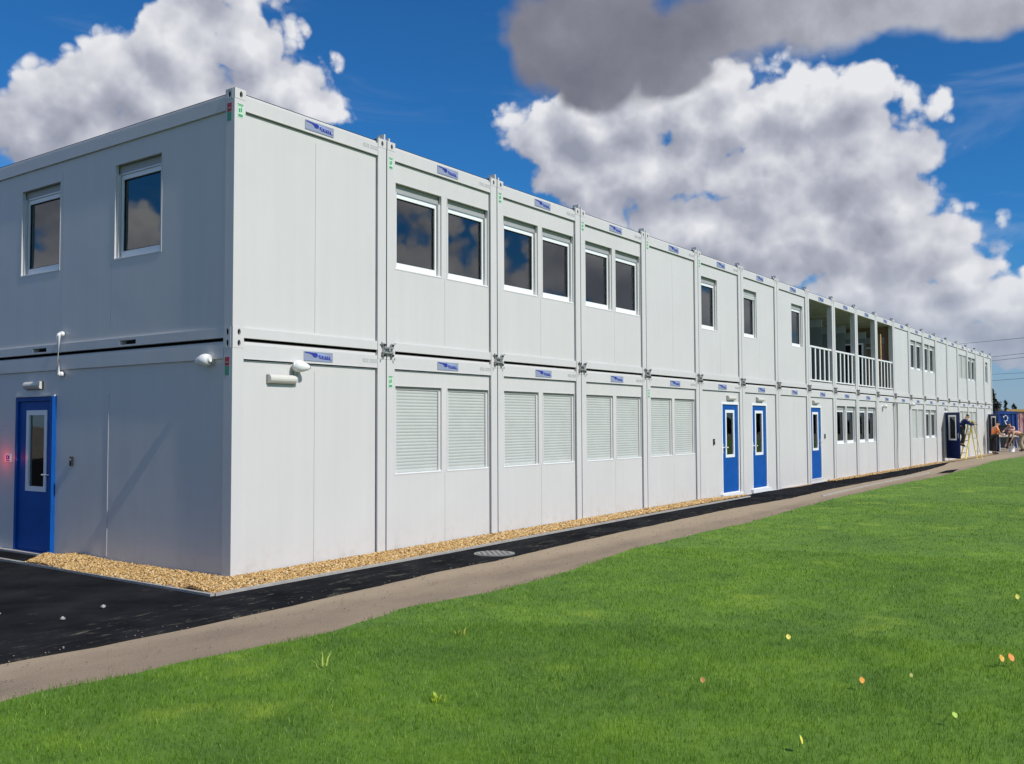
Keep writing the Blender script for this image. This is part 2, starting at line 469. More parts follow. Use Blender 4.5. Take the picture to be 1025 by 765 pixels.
# ------------------------------------------------------------------ mesh helpers
class MB:
    def __init__(self):
        self.v = []; self.f = []; self.mi = []; self.mats = []; self.smooth = []

    def slot(self, mat):
        if mat not in self.mats: self.mats.append(mat)
        return self.mats.index(mat)

    def face(self, pts, mat, smooth=False):
        i = len(self.v); self.v += [tuple(p) for p in pts]
        self.f.append(tuple(range(i, i + len(pts)))); self.mi.append(self.slot(mat)); self.smooth.append(smooth)

    def box(self, x0, x1, y0, y1, z0, z1, mat):
        i = len(self.v); s = self.slot(mat)
        self.v += [(x0, y0, z0), (x1, y0, z0), (x1, y1, z0), (x0, y1, z0), (x0, y0, z1), (x1, y0, z1), (x1, y1, z1), (x0, y1, z1)]
        for q in ((0, 3, 2, 1), (4, 5, 6, 7), (0, 1, 5, 4), (1, 2, 6, 5), (2, 3, 7, 6), (3, 0, 4, 7)):
            self.f.append(tuple(i + a for a in q)); self.mi.append(s); self.smooth.append(False)

    def tube(self, pts, rad, mat, n=10, cap=True):
        """tube along points; rad is a number or a list"""
        pts = [Vector(p) for p in pts]
        if not isinstance(rad, (list, tuple)): rad = [rad] * len(pts)
        s = self.slot(mat); base = len(self.v)
        for j, p in enumerate(pts):
            d = (pts[min(j + 1, len(pts) - 1)] - pts[max(j - 1, 0)]).normalized()
            a = d.cross(Vector((0, 0, 1)))
            if a.length < 1e-3: a = d.cross(Vector((1, 0, 0)))
            a.normalize(); b2 = d.cross(a)
            for q in range(n):
                t = 2 * math.pi * q / n
                self.v.append(tuple(p + (a * math.cos(t) + b2 * math.sin(t)) * rad[j]))
        for j in range(len(pts) - 1):
            for q in range(n):
                q2 = (q + 1) % n
                self.f.append((base + j * n + q, base + j * n + q2, base + (j + 1) * n + q2, base + (j + 1) * n + q))
                self.mi.append(s); self.smooth.append(True)
        if cap:
            self.f.append(tuple(base + q for q in range(n))); self.mi.append(s); self.smooth.append(False)
            self.f.append(tuple(base + (len(pts) - 1) * n + q for q in reversed(range(n)))); self.mi.append(s); self.smooth.append(False)

    def grid_panel(self, x0, x1, z0, z1, y0, y1, holes, mat):
        """slab in the xz plane, y0 (front) to y1, with rectangular holes and their reveals"""
        xs = sorted({x0, x1, *[h[0] for h in holes], *[h[1] for h in holes]})
        zs = sorted({z0, z1, *[h[2] for h in holes], *[h[3] for h in holes]})

        def solid(i, j):
            if i < 0 or j < 0 or i >= len(xs) - 1 or j >= len(zs) - 1: return False
            cx = (xs[i] + xs[i + 1]) / 2; cz = (zs[j] + zs[j + 1]) / 2
            return not any(h[0] < cx < h[1] and h[2] < cz < h[3] for h in holes)
        for i in range(len(xs) - 1):
            for j in range(len(zs) - 1):
                if not solid(i, j): continue
                a, b2, c, d = xs[i], xs[i + 1], zs[j], zs[j + 1]
                self.face([(a, y0, c), (b2, y0, c), (b2, y0, d), (a, y0, d)], mat)
                self.face([(a, y1, c), (a, y1, d), (b2, y1, d), (b2, y1, c)], mat)
                if not solid(i - 1, j): self.face([(a, y0, c), (a, y0, d), (a, y1, d), (a, y1, c)], mat)
                if not solid(i + 1, j): self.face([(b2, y0, c), (b2, y1, c), (b2, y1, d), (b2, y0, d)], mat)
                if not solid(i, j - 1): self.face([(a, y0, c), (a, y1, c), (b2, y1, c), (b2, y0, c)], mat)
                if not solid(i, j + 1): self.face([(a, y0, d), (b2, y0, d), (b2, y1, d), (a, y1, d)], mat)

    def ring(self, x0, x1, z0, z1, w, y0, y1, mat, wb=None, wt=None):
        wb = w if wb is None else wb; wt = w if wt is None else wt
        self.grid_panel(x0, x1, z0, z1, y0, y1, [(x0 + w, x1 - w, z0 + wb, z1 - wt)], mat)

    def holeplate(self, x0, x1, z0, z1, y0, y1, cx, cz, rx, rz, mat, axis='y'):
        """plate with an oval hole, outer walls and hole wall; axis 'x' swaps x and y"""
        n = 28
        ang = sorted({*[2 * math.pi * i / n for i in range(n)], *[math.atan2(pz - cz, px - cx) % (2 * math.pi) for px in (x0, x1) for pz in (z0, z1)]})
        O = []; I = []
        for a in ang:
            c, s = math.cos(a), math.sin(a)
            t = min([(x1 - cx) / c if c > 1e-9 else 1e9, (x0 - cx) / c if c < -1e-9 else 1e9, (z1 - cz) / s if s > 1e-9 else 1e9, (z0 - cz) / s if s < -1e-9 else 1e9])
            O.append((cx + c * t, cz + s * t)); I.append((cx + rx * c, cz + rz * s))
        tr = (lambda x, y, z: (x, y, z)) if axis == 'y' else (lambda x, y, z: (y, x, z))
        for i in range(len(ang)):
            j = (i + 1) % len(ang)
            self.face([tr(O[i][0], y0, O[i][1]), tr(O[j][0], y0, O[j][1]), tr(I[j][0], y0, I[j][1]), tr(I[i][0], y0, I[i][1])], mat)
            self.face([tr(I[i][0], y0, I[i][1]), tr(I[j][0], y0, I[j][1]), tr(I[j][0], y1, I[j][1]), tr(I[i][0], y1, I[i][1])], mat)
            self.face([tr(O[i][0], y0, O[i][1]), tr(O[i][0], y1, O[i][1]), tr(O[j][0], y1, O[j][1]), tr(O[j][0], y0, O[j][1])], mat)

    def build(self, name, parent=None, loc=(0, 0, 0), rot=0.0, bevel=0):
        me = bpy.data.meshes.new(name)
        me.from_pydata(self.v, [], self.f)
        for mt in self.mats: me.materials.append(M[mt])
        me.polygons.foreach_set('material_index', self.mi)
        me.polygons.foreach_set('use_smooth', self.smooth)
        me.update()
        o = bpy.data.objects.new(name, me)
        C.objects.link(o)
        o.location = loc; o.rotation_euler = (0, 0, rot)
        if parent: o.parent = parent
        if bevel:
            md = o.modifiers.new('bevel', 'BEVEL'); md.width = bevel; md.segments = 2; md.limit_method = 'ANGLE'
        return o


def tag(o, label=None, cat=None, group=None, kind=None):
    if label: o['label'] = label
    if cat: o['category'] = cat
    if group: o['group'] = group
    if kind: o['kind'] = kind
    return o


def empty(name, loc=(0, 0, 0), rot=0.0):
    o = bpy.data.objects.new(name, None); C.objects.link(o)
    o.location = loc; o.rotation_euler = (0, 0, rot); o.empty_display_size = 0.2
    return o


def copy_tree(o, parent=None, loc=None, rot=None):
    kids = list(o.children)
    c = o.copy(); C.objects.link(c)
    if parent is not None: c.parent = parent
    if loc is not None: c.location = loc
    if rot is not None: c.rotation_euler = (0, 0, rot)
    for ch in kids:
        copy_tree(ch, c)
    return c


def lerp_poly(pts, step=0.25, amp=0.02, seed=0):
    rg = random.Random(seed); out = []
    for (a, b2) in zip(pts[:-1], pts[1:]):
        n = max(1, int(math.hypot(b2[0] - a[0], b2[1] - a[1]) / step))
        n = min(n, 160)
        for i in range(n):
            t = i / n
            out.append((a[0] + (b2[0] - a[0]) * t, a[1] + (b2[1] - a[1]) * t + rg.uniform(-amp, amp)))
    out.append(pts[-1])
    return out


def sheet(name, poly, z, mat, thick=0.0, label=None, kind='structure'):
    bm = bmesh.new()
    vs = [bm.verts.new((x, y, z)) for x, y in poly]
    f = bm.faces.new(vs)
    if f.normal.z < 0 or f.calc_area() == 0: pass
    bm.normal_update()
    if f.normal.z < 0: f.normal_flip()
    if thick:
        r = bmesh.ops.extrude_face_region(bm, geom=[f])
        for g in r['geom']:
            if isinstance(g, bmesh.types.BMVert): g.co.z -= thick
        bmesh.ops.recalc_face_normals(bm, faces=bm.faces)
    bmesh.ops.triangulate(bm, faces=bm.faces)
    me = bpy.data.meshes.new(name); bm.to_mesh(me); bm.free()
    me.materials.append(M[mat])
    o = bpy.data.objects.new(name, me); C.objects.link(o)
    o['kind'] = kind
    return o


# ------------------------------------------------------------------ the ground
W = 2.438
EDGE_AP = [(-60, -1.55), (-12, -1.5), (-3.1, -1.38), (-2.4, -1.46), (-1.6, -1.48), (-0.4, -1.44), (1.1, -1.36), (1.9, -1.28), (3.0, -1.32), (5.4, -1.17), (9.0, -1.05), (11.5, -1.0), (14.6, -1.12), (18.0, -0.98), (22.0, -1.02), (26, -1.10), (30, -0.95), (33.5, -0.75), (37, -0.35)]
EDGE_PG = [(-60, -2.6), (-10, -2.45), (-3.6, -2.38), (-3.0, -2.40), (-2.7, -2.44), (-2.0, -2.55), (-1.4, -2.62), (-1.0, -2.66), (0.0, -2.47), (1.2, -2.63), (2.6, -2.58), (4.8, -2.30), (6.8, -2.26), (9, -2.32), (11.5, -2.18), (14.6, -2.02), (20.2, -2.0), (25.7, -2.2), (32, -2.05), (39, -1.75), (45, -2.1), (60, -2.3), (90, -2.2)]
ZG = -0.05
g = sheet('ground', [(-900, -900), (900, -900), (900, 900), (-900, 900)], ZG - 0.05, 'ground')
pa = lerp_poly(EDGE_PG, 0.3, 0.035, 3)
path = sheet('path', [(x, y - 0.15) for x, y in pa] + [(90, 3), (37, 3), (-60, 3)], ZG - 0.022, 'path', 0.02)
ap = lerp_poly(EDGE_AP, 0.22, 0.014, 5)
asph = sheet('asphalt_pavement', ap + [(37, 5.0), (-0.0, 5.0), (-0.0, 40), (-60, 40)], ZG - 0.006, 'asphalt', 0.03)
lawn = sheet('lawn_ground', pa + [(90, -120), (-60, -120)], ZG - 0.004, 'lawn')

# ------------------------------------------------------------------ the building
B = empty('modular_building', (0, 0, 0))
tag(B, 'long two storey pale grey modular building of stacked cabins with blue doors', 'building')
ZL, ZU, H = -0.155, 2.605, 2.76
CW = 2.418
PT = 2.515            # panel top (local)


def cabin_frame(first=False):
    b = MB()
    for (x0, x1) in ((0, 0.15), (CW - 0.15, CW)):
        b.box(x0, x1, 0, 0.15, 0.115, H - 0.115, 'frame')
        b.box(x0, x1, 5.91, 6.058, 0, H, 'frame')
        for (z0, z1, cz) in ((0, 0.115, 0.06), (H - 0.115, H, H - 0.062)):
            cx = x0 + 0.085 if x0 == 0 else x1 - 0.075
            b.box(x0 + 0.004, x1 - 0.004, 0.026, 0.15, z0 + 0.004, z1 - 0.004, 'black')
            b.holeplate(x0 - 0.0, x1 + 0.0, z0, z1, -0.003, 0.03, cx, cz, 0.021, 0.036, 'frame')
            if x0 == 0: b.holeplate(0.031, 0.150, z0, z1, -0.003, 0.03, 0.085, cz, 0.021, 0.036, 'frame', axis='x')
            b.box(x0, x1, 0.1505, 0.16, z0, z1, 'frame')
    # front rails with a rolled lip
    b.box(0.152, CW - 0.152, 0.004, 0.10, 2.53, 2.690, 'frame')
    b.box(0.152, CW - 0.152, -0.004, 0.10, 2.5265, 2.5295, 'frame')
    b.box(0.156, CW - 0.156, 0.034, 0.08, 2.7225, 2.731, 'seal_and_shade')
    b.box(0.152, CW - 0.152, 0.004, 0.10, 0.0, 0.112, 'frame')
    b.box(0.155, CW - 0.155, 0.080, 0.095, 0.11, 2.53, 'seal_and_shade') if False else None
    b.box(CW + 0.0008, W - 0.0008, 0.012, 0.05, 0.0, H - 0.004, 'seal_and_shade')  # black strip paints the dark of the deep gap between cabins
    b.box(0.156, CW - 0.156, 0.034, 0.08, 2.6906, 2.722, 'frame')
    # long-side rails, the left one with forklift pockets
    b.box(0.004, 0.10, 0.162, 5.90, 2.53, 2.690, 'frame')
    b.box(0.034, 0.08, 0.166, 5.89, 2.7225, 2.731, 'seal_and_shade'); b.box(0.034, 0.08, 0.166, 5.89, 2.6906, 2.722, 'frame')
    for (a, c) in ((0.162, 1.82), (2.15, 3.86), (4.20, 5.90)):
        b.box(0.004, 0.10, a, c, 0.0, 0.112, 'frame')
    for (a, c) in ((1.82, 2.15), (3.86, 4.20)):
        b.box(0.004, 0.10, a, c, 0.0, 0.022, 'frame'); b.box(0.004, 0.10, a, c, 0.076, 0.112, 'frame')
        b.box(0.09, 0.098, a, c, 0.022, 0.076, 'black')
    b.box(CW - 0.10, CW - 0.004, 0.162, 5.90, 2.53, 2.690, 'frame')
    b.box(CW - 0.10, CW - 0.004, 0.162, 5.90, 0.0, 0.112, 'frame')
    # roof deck, ceiling, floor
    b.box(0.10, CW - 0.10, 0.10, 5.90, 2.60, 2.66, 'blindgrey')
    b.box(0.10, CW - 0.10, 0.11, 5.90, 2.54, 2.56, 'interior')
    b.box(0.10, CW - 0.10, 0.10, 5.90, 0.03, 0.10, 'intfloor')
    return b


UP = {}
LO = {}
P1, P2 = (0.19, 1.14), (1.27, 2.23)
blank = []
pair = [P1, P2]
for i in (1, 2, 3, 13, 14, 17, 18): UP[i] = pair
UP[5] = [(0.11, 1.06)]; UP[6] = [(0.10, 1.05)]; UP[7] = [(1.17, 2.08)]; UP[20] = [(0.50, 1.22)]
for i in (1, 2, 3, 4, 9, 10, 13, 14, 17, 18): LO[i] = pair
BALC = (8, 9, 10, 11)
DOORS = {5: 1.245, 6: 0.635, 8: 0.14, 15: 1.47, 20: 0.95}
SHUT_LO = {1, 2, 3, 4, 13, 17, 18}
SHUT_UP = {17}
WZ_U = (1.10, 2.252)
WZ_L = (1.148, 2.305)
DZ = (0.215, 2.25)
DW = 0.97

frame_proto = cabin_frame().build('cabin_frame', B, (0, 0, ZL), bevel=0.005)
frames = [frame_proto]
for lvl, z in ((0, ZL), (1, ZU)):
    for n in range(21):
        if lvl == 0 and n == 0: continue
        frames.append(copy_tree(frame_proto, B, (n * W, 0, z), 0))
for o in frames[9:21] + frames[30:]:
    o.modifiers.clear()

panel_cache = {}
for lvl, z in ((0, ZL), (1, ZU)):
    for n in range(21):
        if lvl == 1 and n in BALC: continue
        ops = (LO if lvl == 0 else UP).get(n, blank)
        wz = WZ_L if lvl == 0 else WZ_U
        holes = [(a, c, wz[0], wz[1]) for a, c in ops]
        if lvl == 0 and n in DOORS: holes.append((DOORS[n], DOORS[n] + DW, DZ[0], DZ[1]))
        key = (tuple(holes))
        if key in panel_cache:
            copy_tree(panel_cache[key], B, (n * W, 0.03, z), 0)
        else:
            b = MB()
            top = PT
            seams = list(holes)
            seamx = 1.214
            zt = PT - 0.08 if not holes else min(h[2] for h in holes) - 0.0
            clash = any(h[0] < seamx < h[1] for h in holes)
            if not clash: seams.append((seamx, seamx + 0.004, 0.14, zt if holes else zt))
            b.grid_panel(0.1505, CW - 0.166, 0.113, top, 0.0, 0.045, seams, 'wall')
            if not clash: b.box(seamx - 0.02, seamx + 0.024, 0.005, 0.03, 0.13, zt + 0.0, 'wall') if False else b.face([(seamx, 0.006, 0.14), (seamx + 0.004, 0.006, 0.14), (seamx + 0.004, 0.006, zt), (seamx, 0.006, zt)], 'serial')
            # black strips paint the shadow line in the gap right and above
            b.box(CW - 0.1655, CW - 0.151, 0.025, 0.05, 0.113, 2.529, 'seal_and_shade')
            b.box(0.152, CW - 0.167, 0.030, 0.05, PT + 0.0005, 2.5255, 'seal_and_shade')
            panel_cache[key] = b.build('wall_panel', B, (n * W, 0.03, z))

# left end wall (faces -x), lower one with a door, upper one with two windows
def side_xform(y, z, depth=0.03):
    return (depth, y, z), -math.pi / 2


LD0 = 4.63            # door outer edge (y), runs towards -y
for lvl, z in ((0, ZL), (1, ZU)):
    b = MB()
    L = 6.058
    # local x runs from y=5.91 downwards to y=0.15
    def lx(y): return 5.9085 - y
    holes = []
    if lvl == 1:
        holes = [(lx(4.60), lx(3.62), 1.10, 2.275), (lx(2.335), lx(1.375), 1.10, 2.275)]
        sx = [(lx(3.563), 0.14, 2.44), (lx(2.41), 0.14, 1.05), (lx(1.2), 0.14, 2.44)]
        sx = [(lx(3.563), 0.14, 2.40), (lx(2.41), 0.14, 1.05)]
    else:
        holes = [(lx(LD0), lx(LD0 - DW), DZ[0] - 0.09, DZ[1] - 0.04)]
        sx = [(lx(2.41), 0.20, 2.20)]
    hs = list(holes) + [(s, s + 0.005, a, c) for s, a, c in sx]
    b.grid_panel(0.0, 5.7575, 0.113, PT + 0.014, 0.0, 0.045, hs, 'wall')
    for s, a, c in sx:
        b.face([(s, 0.006, a), (s + 0.005, 0.006, a), (s + 0.005, 0.006, c), (s, 0.006, c)], 'serial')
    if lvl == 0:
        for s, a, c in sx: b.box(s - 0.018, s - 0.001, -0.004, -0.0002, a, c, 'frame')
    b.build('end_wall', B, (0.03, 5.9085, z), -math.pi / 2)

# rear wall, far end wall, partitions inside
b = MB(); b.box(0, 21 * W, 6.0, 6.04, ZL + 0.1, ZU + H - 0.1, 'interior'); b.build('rear_wall', B)
b = MB(); b.box(21 * W - 0.06, 21 * W - 0.03, 0.16, 5.9, ZL + 0.11, ZU + PT, 'wall'); b.build('far_end_wall', B)
b = MB()
for n in (1, 4, 5, 8, 12, 13, 16, 19):
    if n in (8, 12): b.box(n * W - 0.02, n * W + 0.012, 1.80, 5.9, ZL + 0.11, ZU + PT + 0.02, 'interior')
    else: b.box(n * W - 0.02, n * W + 0.012, 0.16, 5.9, ZL + 0.11, ZU + PT + 0.02, 'interior')
b.box(0.12, 21 * W - 0.1, 4.2, 4.24, ZL + 0.11, ZL + 2.5, 'interior')
b.build('partition_wall', B)


# ---- windows
def make_window(w, h, shutter=False, box=0.12, lowered=0.0):
    b = MB()
    b.ring(-0.012, w + 0.012, -0.012, h + 0.012, 0.012, -0.004, 0.0, 'frame')     # thin trim on the wall
    b.box(0, w, 0.0005, 0.058, 0.0, 0.012, 'upvc')
    if not shutter:
        b.ring(0.004, w - 0.004, 0.012, h - box, 0.07, 0.058, 0.115, 'upvc', wb=0.085, wt=0.06)
        b.ring(0.074, w - 0.074, 0.097, h - box - 0.06, 0.012, 0.075, 0.10, 'seal_and_shade')
    else:
        b.ring(0.004, w - 0.004, 0.012, h - 0.02, 0.07, 0.075, 0.115, 'upvc')
    wn = b.build('window')
    bb = MB()
    if shutter:
        bb.box(0.002, w - 0.002, 0.03, 0.072, h - 0.045, h - 0.001, 'blindgrey')
    else:
        bb.box(0.002, w - 0.002, 0.056, 0.112, h - box, h - 0.001, 'blindgrey')
        bb.box(0.002, w - 0.002, 0.044, 0.0555, h - box, h - box + 0.018, 'alu')
    bb.build('blind_box', wn)
    for x0 in (0.001, w - 0.045):
        gr = MB()
        gr.box(x0, x0 + 0.044, 0.018, 0.050, 0.0125, h - (0.0465 if shutter else box + 0.001), 'frame')
        gr.build('guide_rail', wn)
    if shutter:
        s = MB()
        z0, z1 = 0.014, h - 0.046
        n = int((z1 - z0) / 0.043)
        p = (z1 - z0) / n
        a, c = 0.046, w - 0.046
        for i in range(n):
            zz = z0 + i * p
            prof = [(0.0445, zz), (0.040, zz + 0.003), (0.037, zz + p * 0.45), (0.039, zz + p * 0.84), (0.0445, zz + p * 0.93), (0.0445, zz + p)]
            for (ya, za), (yb, zb) in zip(prof[:-1], prof[1:]):
                s.face([(a, ya, za), (c, ya, za), (c, yb, zb), (a, yb, zb)], 'slat')
        s.face([(a, 0.05, z0), (a, 0.05, z1), (c, 0.05, z1), (c, 0.05, z0)], 'slat')
        s.build('roller_shutter', wn)
    else:
        if lowered:
            s = MB()
            n = int(lowered / 0.043)
            for i in range(n):
                zz = h - box - (i + 1) * 0.043
                s.box(0.046, w - 0.046, 0.035, 0.045, zz + 0.004, zz + 0.0425, 'slat')
            s.build('roller_shutter', wn)
        g_ = MB(); g_.box(0.08, w - 0.08, 0.084, 0.090, 0.10, h - box - 0.064, 'glass'); g_.build('pane', wn)
    return wn


wcache = {}


def place_window(w, h, kind, loc, rot=0.0):
    key = (round(w, 3), round(h, 3), kind)
    if key not in wcache:
        o = make_window(w, h, kind == 'shut', 0.12, 0.0 if kind != 'part' else 0.10)
        o.parent = B; o.location = loc; o.rotation_euler = (0, 0, rot)
        wcache[key] = o
        return o
    return copy_tree(wcache[key], B, loc, rot)


for lvl, tbl, z, wz, shut in ((1, UP, ZU, WZ_U, SHUT_UP), (0, LO, ZL, WZ_L, SHUT_LO)):
    for n, ops in tbl.items():
        for (a, c) in ops:
            kind = 'shut' if n in shut else 'open'
            if lvl == 1 and n == 6: kind = 'part'
            o = place_window(c - a, wz[1] - wz[0], kind, (n * W + a, 0.03, z + wz[0]))
            if kind == 'shut': o['label'] = 'window with its roller shutter fully lowered'
for y0 in (4.60, 2.335):
    w = 0.98 if y0 > 4 else 0.96
    place_window(w, 1.175, 'open', (0.03, y0, ZU + 1.10), -math.pi / 2)


# ---- doors
def make_door(handle_right=False, mat='blue', w=DW, h=DZ[1] - DZ[0]):
    b = MB()
    g0, g1 = 0.225, 0.755
    zg0, zg1 = 0.80, 1.885
    b.grid_panel(0.028, w - 0.028, 0.012, h - 0.03, 0.0, 0.045, [(g0 + 0.01, g1 - 0.01, zg0 + 0.01, zg1 - 0.01)], mat)
    d = b.build('door')
    f = MB(); f.ring(g0, g1, zg0, zg1, 0.065, -0.008, 0.053, 'upvc'); f.build('pane_frame', d)
    g_ = MB(); g_.box(g0 + 0.06, g1 - 0.06, 0.018, 0.024, zg0 + 0.06, zg1 - 0.06, 'glass'); g_.build('pane', d)
    hd = MB(); hx = w - 0.085 if handle_right else 0.085
    s = -1 if handle_right else 1
    hd.box(hx - 0.02, hx + 0.02, -0.010, 0.0, 0.90, 1.12, 'alu')
    hd.tube([(hx, -0.008, 1.03), (hx, -0.06, 1.03), (hx + s * 0.02, -0.065, 1.03), (hx + s * 0.13, -0.065, 1.03)], 0.011, 'alu', 8)
    hd.build('handle', d)
    return d


def make_door_frame(mat='upvc', w=DW, h=DZ[1] - DZ[0]):
    b = MB()
    b.ring(-0.028, w + 0.028, -0.012, h + 0.028, 0.052, -0.010, 0.052, mat, wb=0.020, wt=0.052)
    return b.build('door_frame')


dl = make_door(False); dl.parent = B; dl.location = (5 * W + DOORS[5], 0.045, ZL + DZ[0])
copy_tree(dl, B, (6 * W + DOORS[6], 0.045, ZL + DZ[0]))
dr = make_door(True); dr.parent = B; dr.location = (8 * W + DOORS[8], 0.045, ZL + DZ[0])
dside = copy_tree(dr, B, (0.045, LD0, ZL + DZ[0] - 0.09), -math.pi / 2)
dop = make_door(True, 'navy'); dop.parent = B; dop.location = (15 * W + DOORS[15], -0.02, ZL + DZ[0]); dop.rotation_euler = (0, 0, R(-135))
dop['label'] = 'shade-darkened blue door leaf standing wide open behind the ladder'
dop2 = copy_tree(dop, B, (20 * W + DOORS[20], -0.02, ZL + DZ[0]), R(-146))
dop2['label'] = 'shade-darkened blue door leaf open at the far end of the building'
df = make_door_frame(); df.parent = B; df.location = (5 * W + DOORS[5], 0.03, ZL + DZ[0])
for n in (6, 8, 15, 20): copy_tree(df, B, (n * W + DOORS[n], 0.03, ZL + DZ[0]))
# blue frame of the end-wall door, standing proud on the handle side
b = MB()
b.ring(-0.03, DW + 0.03, -0.012, DZ[1] - DZ[0] + 0.03, 0.056, -0.012, 0.05, 'blue', wb=0.02)
b.box(DW - 0.022, DW + 0.031, -0.055, -0.0125, -0.012, DZ[1] - DZ[0] + 0.03, 'blue')
b.box(-0.034, DW + 0.034, -0.035, 0.02, DZ[1] - DZ[0] + 0.0305, DZ[1] - DZ[0] + 0.05, 'frame')
b.build('door_frame', B, (0.03, LD0, ZL + DZ[0] - 0.09), -math.pi / 2)
# thresholds
b = MB()
for n in (5, 6):
    b.box(n * W + DOORS[n] - 0.12, n * W + DOORS[n] + DW + 0.12, -0.035, 0.028, ZL + 0.115, ZL + 0.20, 'white')
b.build('threshold', B)
b = MB(); b.box(-0.06, 0.028, LD0 - DW - 0.1, 5.9, ZL + 0.08, ZL + 0.122, 'concrete'); b.build('threshold', B)


# ---- balcony
for n in BALC:
    b = MB()
    b.box(0.152, CW - 0.152, 0.03, 0.09, 1.175, 1.225, 'white')
    b.box(0.152, CW - 0.152, 0.035, 0.085, 0.235, 0.27, 'white')
    for i in range(5):
        x = 0.152 + (CW - 0.304) * (i + 0.5) / 5
        b.box(x - 0.045, x + 0.045, 0.045, 0.066, 0.271, 1.174, 'white')
    b.box(0.152, CW - 0.152, 0.02, 0.10, 0.113, 0.20, 'frame')
    b.build('balcony_railing', B, (n * W, 0, ZU))
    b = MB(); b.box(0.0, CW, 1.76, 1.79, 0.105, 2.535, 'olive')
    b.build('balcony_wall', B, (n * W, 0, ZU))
    # cross wall at the right of the bay: inner post, beam and a board wall below it
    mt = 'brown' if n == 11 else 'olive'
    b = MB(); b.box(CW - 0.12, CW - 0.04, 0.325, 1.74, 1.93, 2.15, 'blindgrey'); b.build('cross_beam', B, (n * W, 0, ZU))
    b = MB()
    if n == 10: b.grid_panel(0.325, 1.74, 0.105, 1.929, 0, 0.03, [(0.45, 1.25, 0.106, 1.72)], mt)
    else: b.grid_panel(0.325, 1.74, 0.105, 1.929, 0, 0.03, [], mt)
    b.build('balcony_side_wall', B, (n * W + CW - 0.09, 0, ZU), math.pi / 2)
    if n == 10:
        b = MB(); b.ring(0.40, 1.30, 0.10, 1.77, 0.055, 0.031, 0.05, 'white', wb=0.02); b.build('door_frame', B, (n * W + CW - 0.09, 0, ZU), math.pi / 2)
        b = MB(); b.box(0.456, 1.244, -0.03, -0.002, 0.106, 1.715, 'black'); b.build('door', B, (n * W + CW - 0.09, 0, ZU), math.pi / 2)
    if n == 11:
        b = MB(); b.box(CW - 0.02, CW + 0.01, 0.16, 1.75, 0.11, 2.53, 'brown'); b.build('balcony_side_wall', B, (n * W, 0, ZU))
        b = MB(); b.ring(0.62, 1.02, 0.11, 1.80, 0.05, 0.031, 0.05, 'white', wb=0.02); b.build('door_frame', B, (n * W + CW - 0.09, 0, ZU), math.pi / 2)
b = MB(); b.box(0, 0.19, -0.03, 0.03, 0.0, 2.12, 'ply')
d_ = b.build('timber_board', B, (12 * W - 0.55, 0.32, ZU + 0.105), R(80)); d_['label'] = 'tan timber board standing upright on the balcony'


# ---- name plates with a blue swoosh mark
def name_plate():
    b = MB()
    b.box(0.0, 0.46, -0.006, 0.0, 0.0, 0.112, 'platebg')
    pl = b.build('name_plate')
    l = MB(); y = -0.0075
    l.face([(0.012, y, 0.104), (0.012, y, 0.094), (0.10, y, 0.082), (0.15, y, 0.060), (0.20, y, 0.062), (0.20, y, 0.092), (0.14, y, 0.098), (0.06, y, 0.104)], 'logoblue')
    l.face([(0.20, y, 0.092), (0.20, y, 0.062), (0.44, y, 0.040), (0.44, y, 0.055), (0.30, y, 0.090)], 'logopale')
    ring = []
    for i in range(18):
        t = 2 * math.pi * i / 18
        a = (0.175 + 0.042 * math.cos(t), 0.071 + 0.028 * math.sin(t)); c = (0.175 + 0.022 * math.cos(t), 0.071 + 0.013 * math.sin(t))
        ring.append((a, c))
    for i in range(18):
        (a, c), (a2, c2) = ring[i], ring[(i + 1) % 18]
        l.face([(a[0], y - 0.001, a[1]), (c[0], y - 0.001, c[1]), (c2[0], y - 0.001, c2[1]), (a2[0], y - 0.001, a2[1])], 'logoblue')
    x = 0.225
    for i, (w_, h_) in enumerate(((0.022, 0.034), (0.012, 0.036), (0.022, 0.03), (0.010, 0.034), (0.026, 0.03), (0.018, 0.034), (0.022, 0.03))):
        z0 = 0.045 - i * 0.002
        l.face([(x, y - 0.001, z0), (x + w_, y - 0.001, z0), (x + w_ + 0.004, y - 0.001, z0 + h_), (x + 0.004, y - 0.001, z0 + h_)], 'logoblue')
        x += w_ + 0.009
    l.face([(0.24, y - 0.001, 0.032), (0.44, y - 0.001, 0.022), (0.44, y - 0.001, 0.030), (0.24, y - 0.001, 0.040)], 'logoblue')
    l.face([(0.02, y, 0.012), (0.44, y, 0.012), (0.44, y, 0.017), (0.02, y, 0.017)], 'logopale')
    l.build('logo', pl)
    return pl


def sticker(kind):
    b = MB()
    if kind == 'g':
        b.box(0, 0.075, -0.002, 0, 0, 0.15, 'palegreen')
        b.box(0.008, 0.067, -0.0035, -0.002, 0.008, 0.035, 'green')
        b.box(0.008, 0.067, -0.0035, -0.002, 0.125, 0.133, 'green')
        b.box(0.014, 0.034, -0.0035, -0.002, 0.055, 0.10, 'green'); b.box(0.042, 0.058, -0.0035, -0.002, 0.062, 0.11, 'green')
        b.box(0.0, 0.075, -0.0035, -0.002, 0.140, 0.150, 'green')
    else:
        b.box(0, 0.075, -0.002, 0, 0.105, 0.20, 'red')
        b.box(0.012, 0.062, -0.003, -0.002, 0.14, 0.146, 'palegreen')
        b.box(0, 0.075, -0.002, 0, 0.0, 0.10, 'green')
    return b.build('sticker')


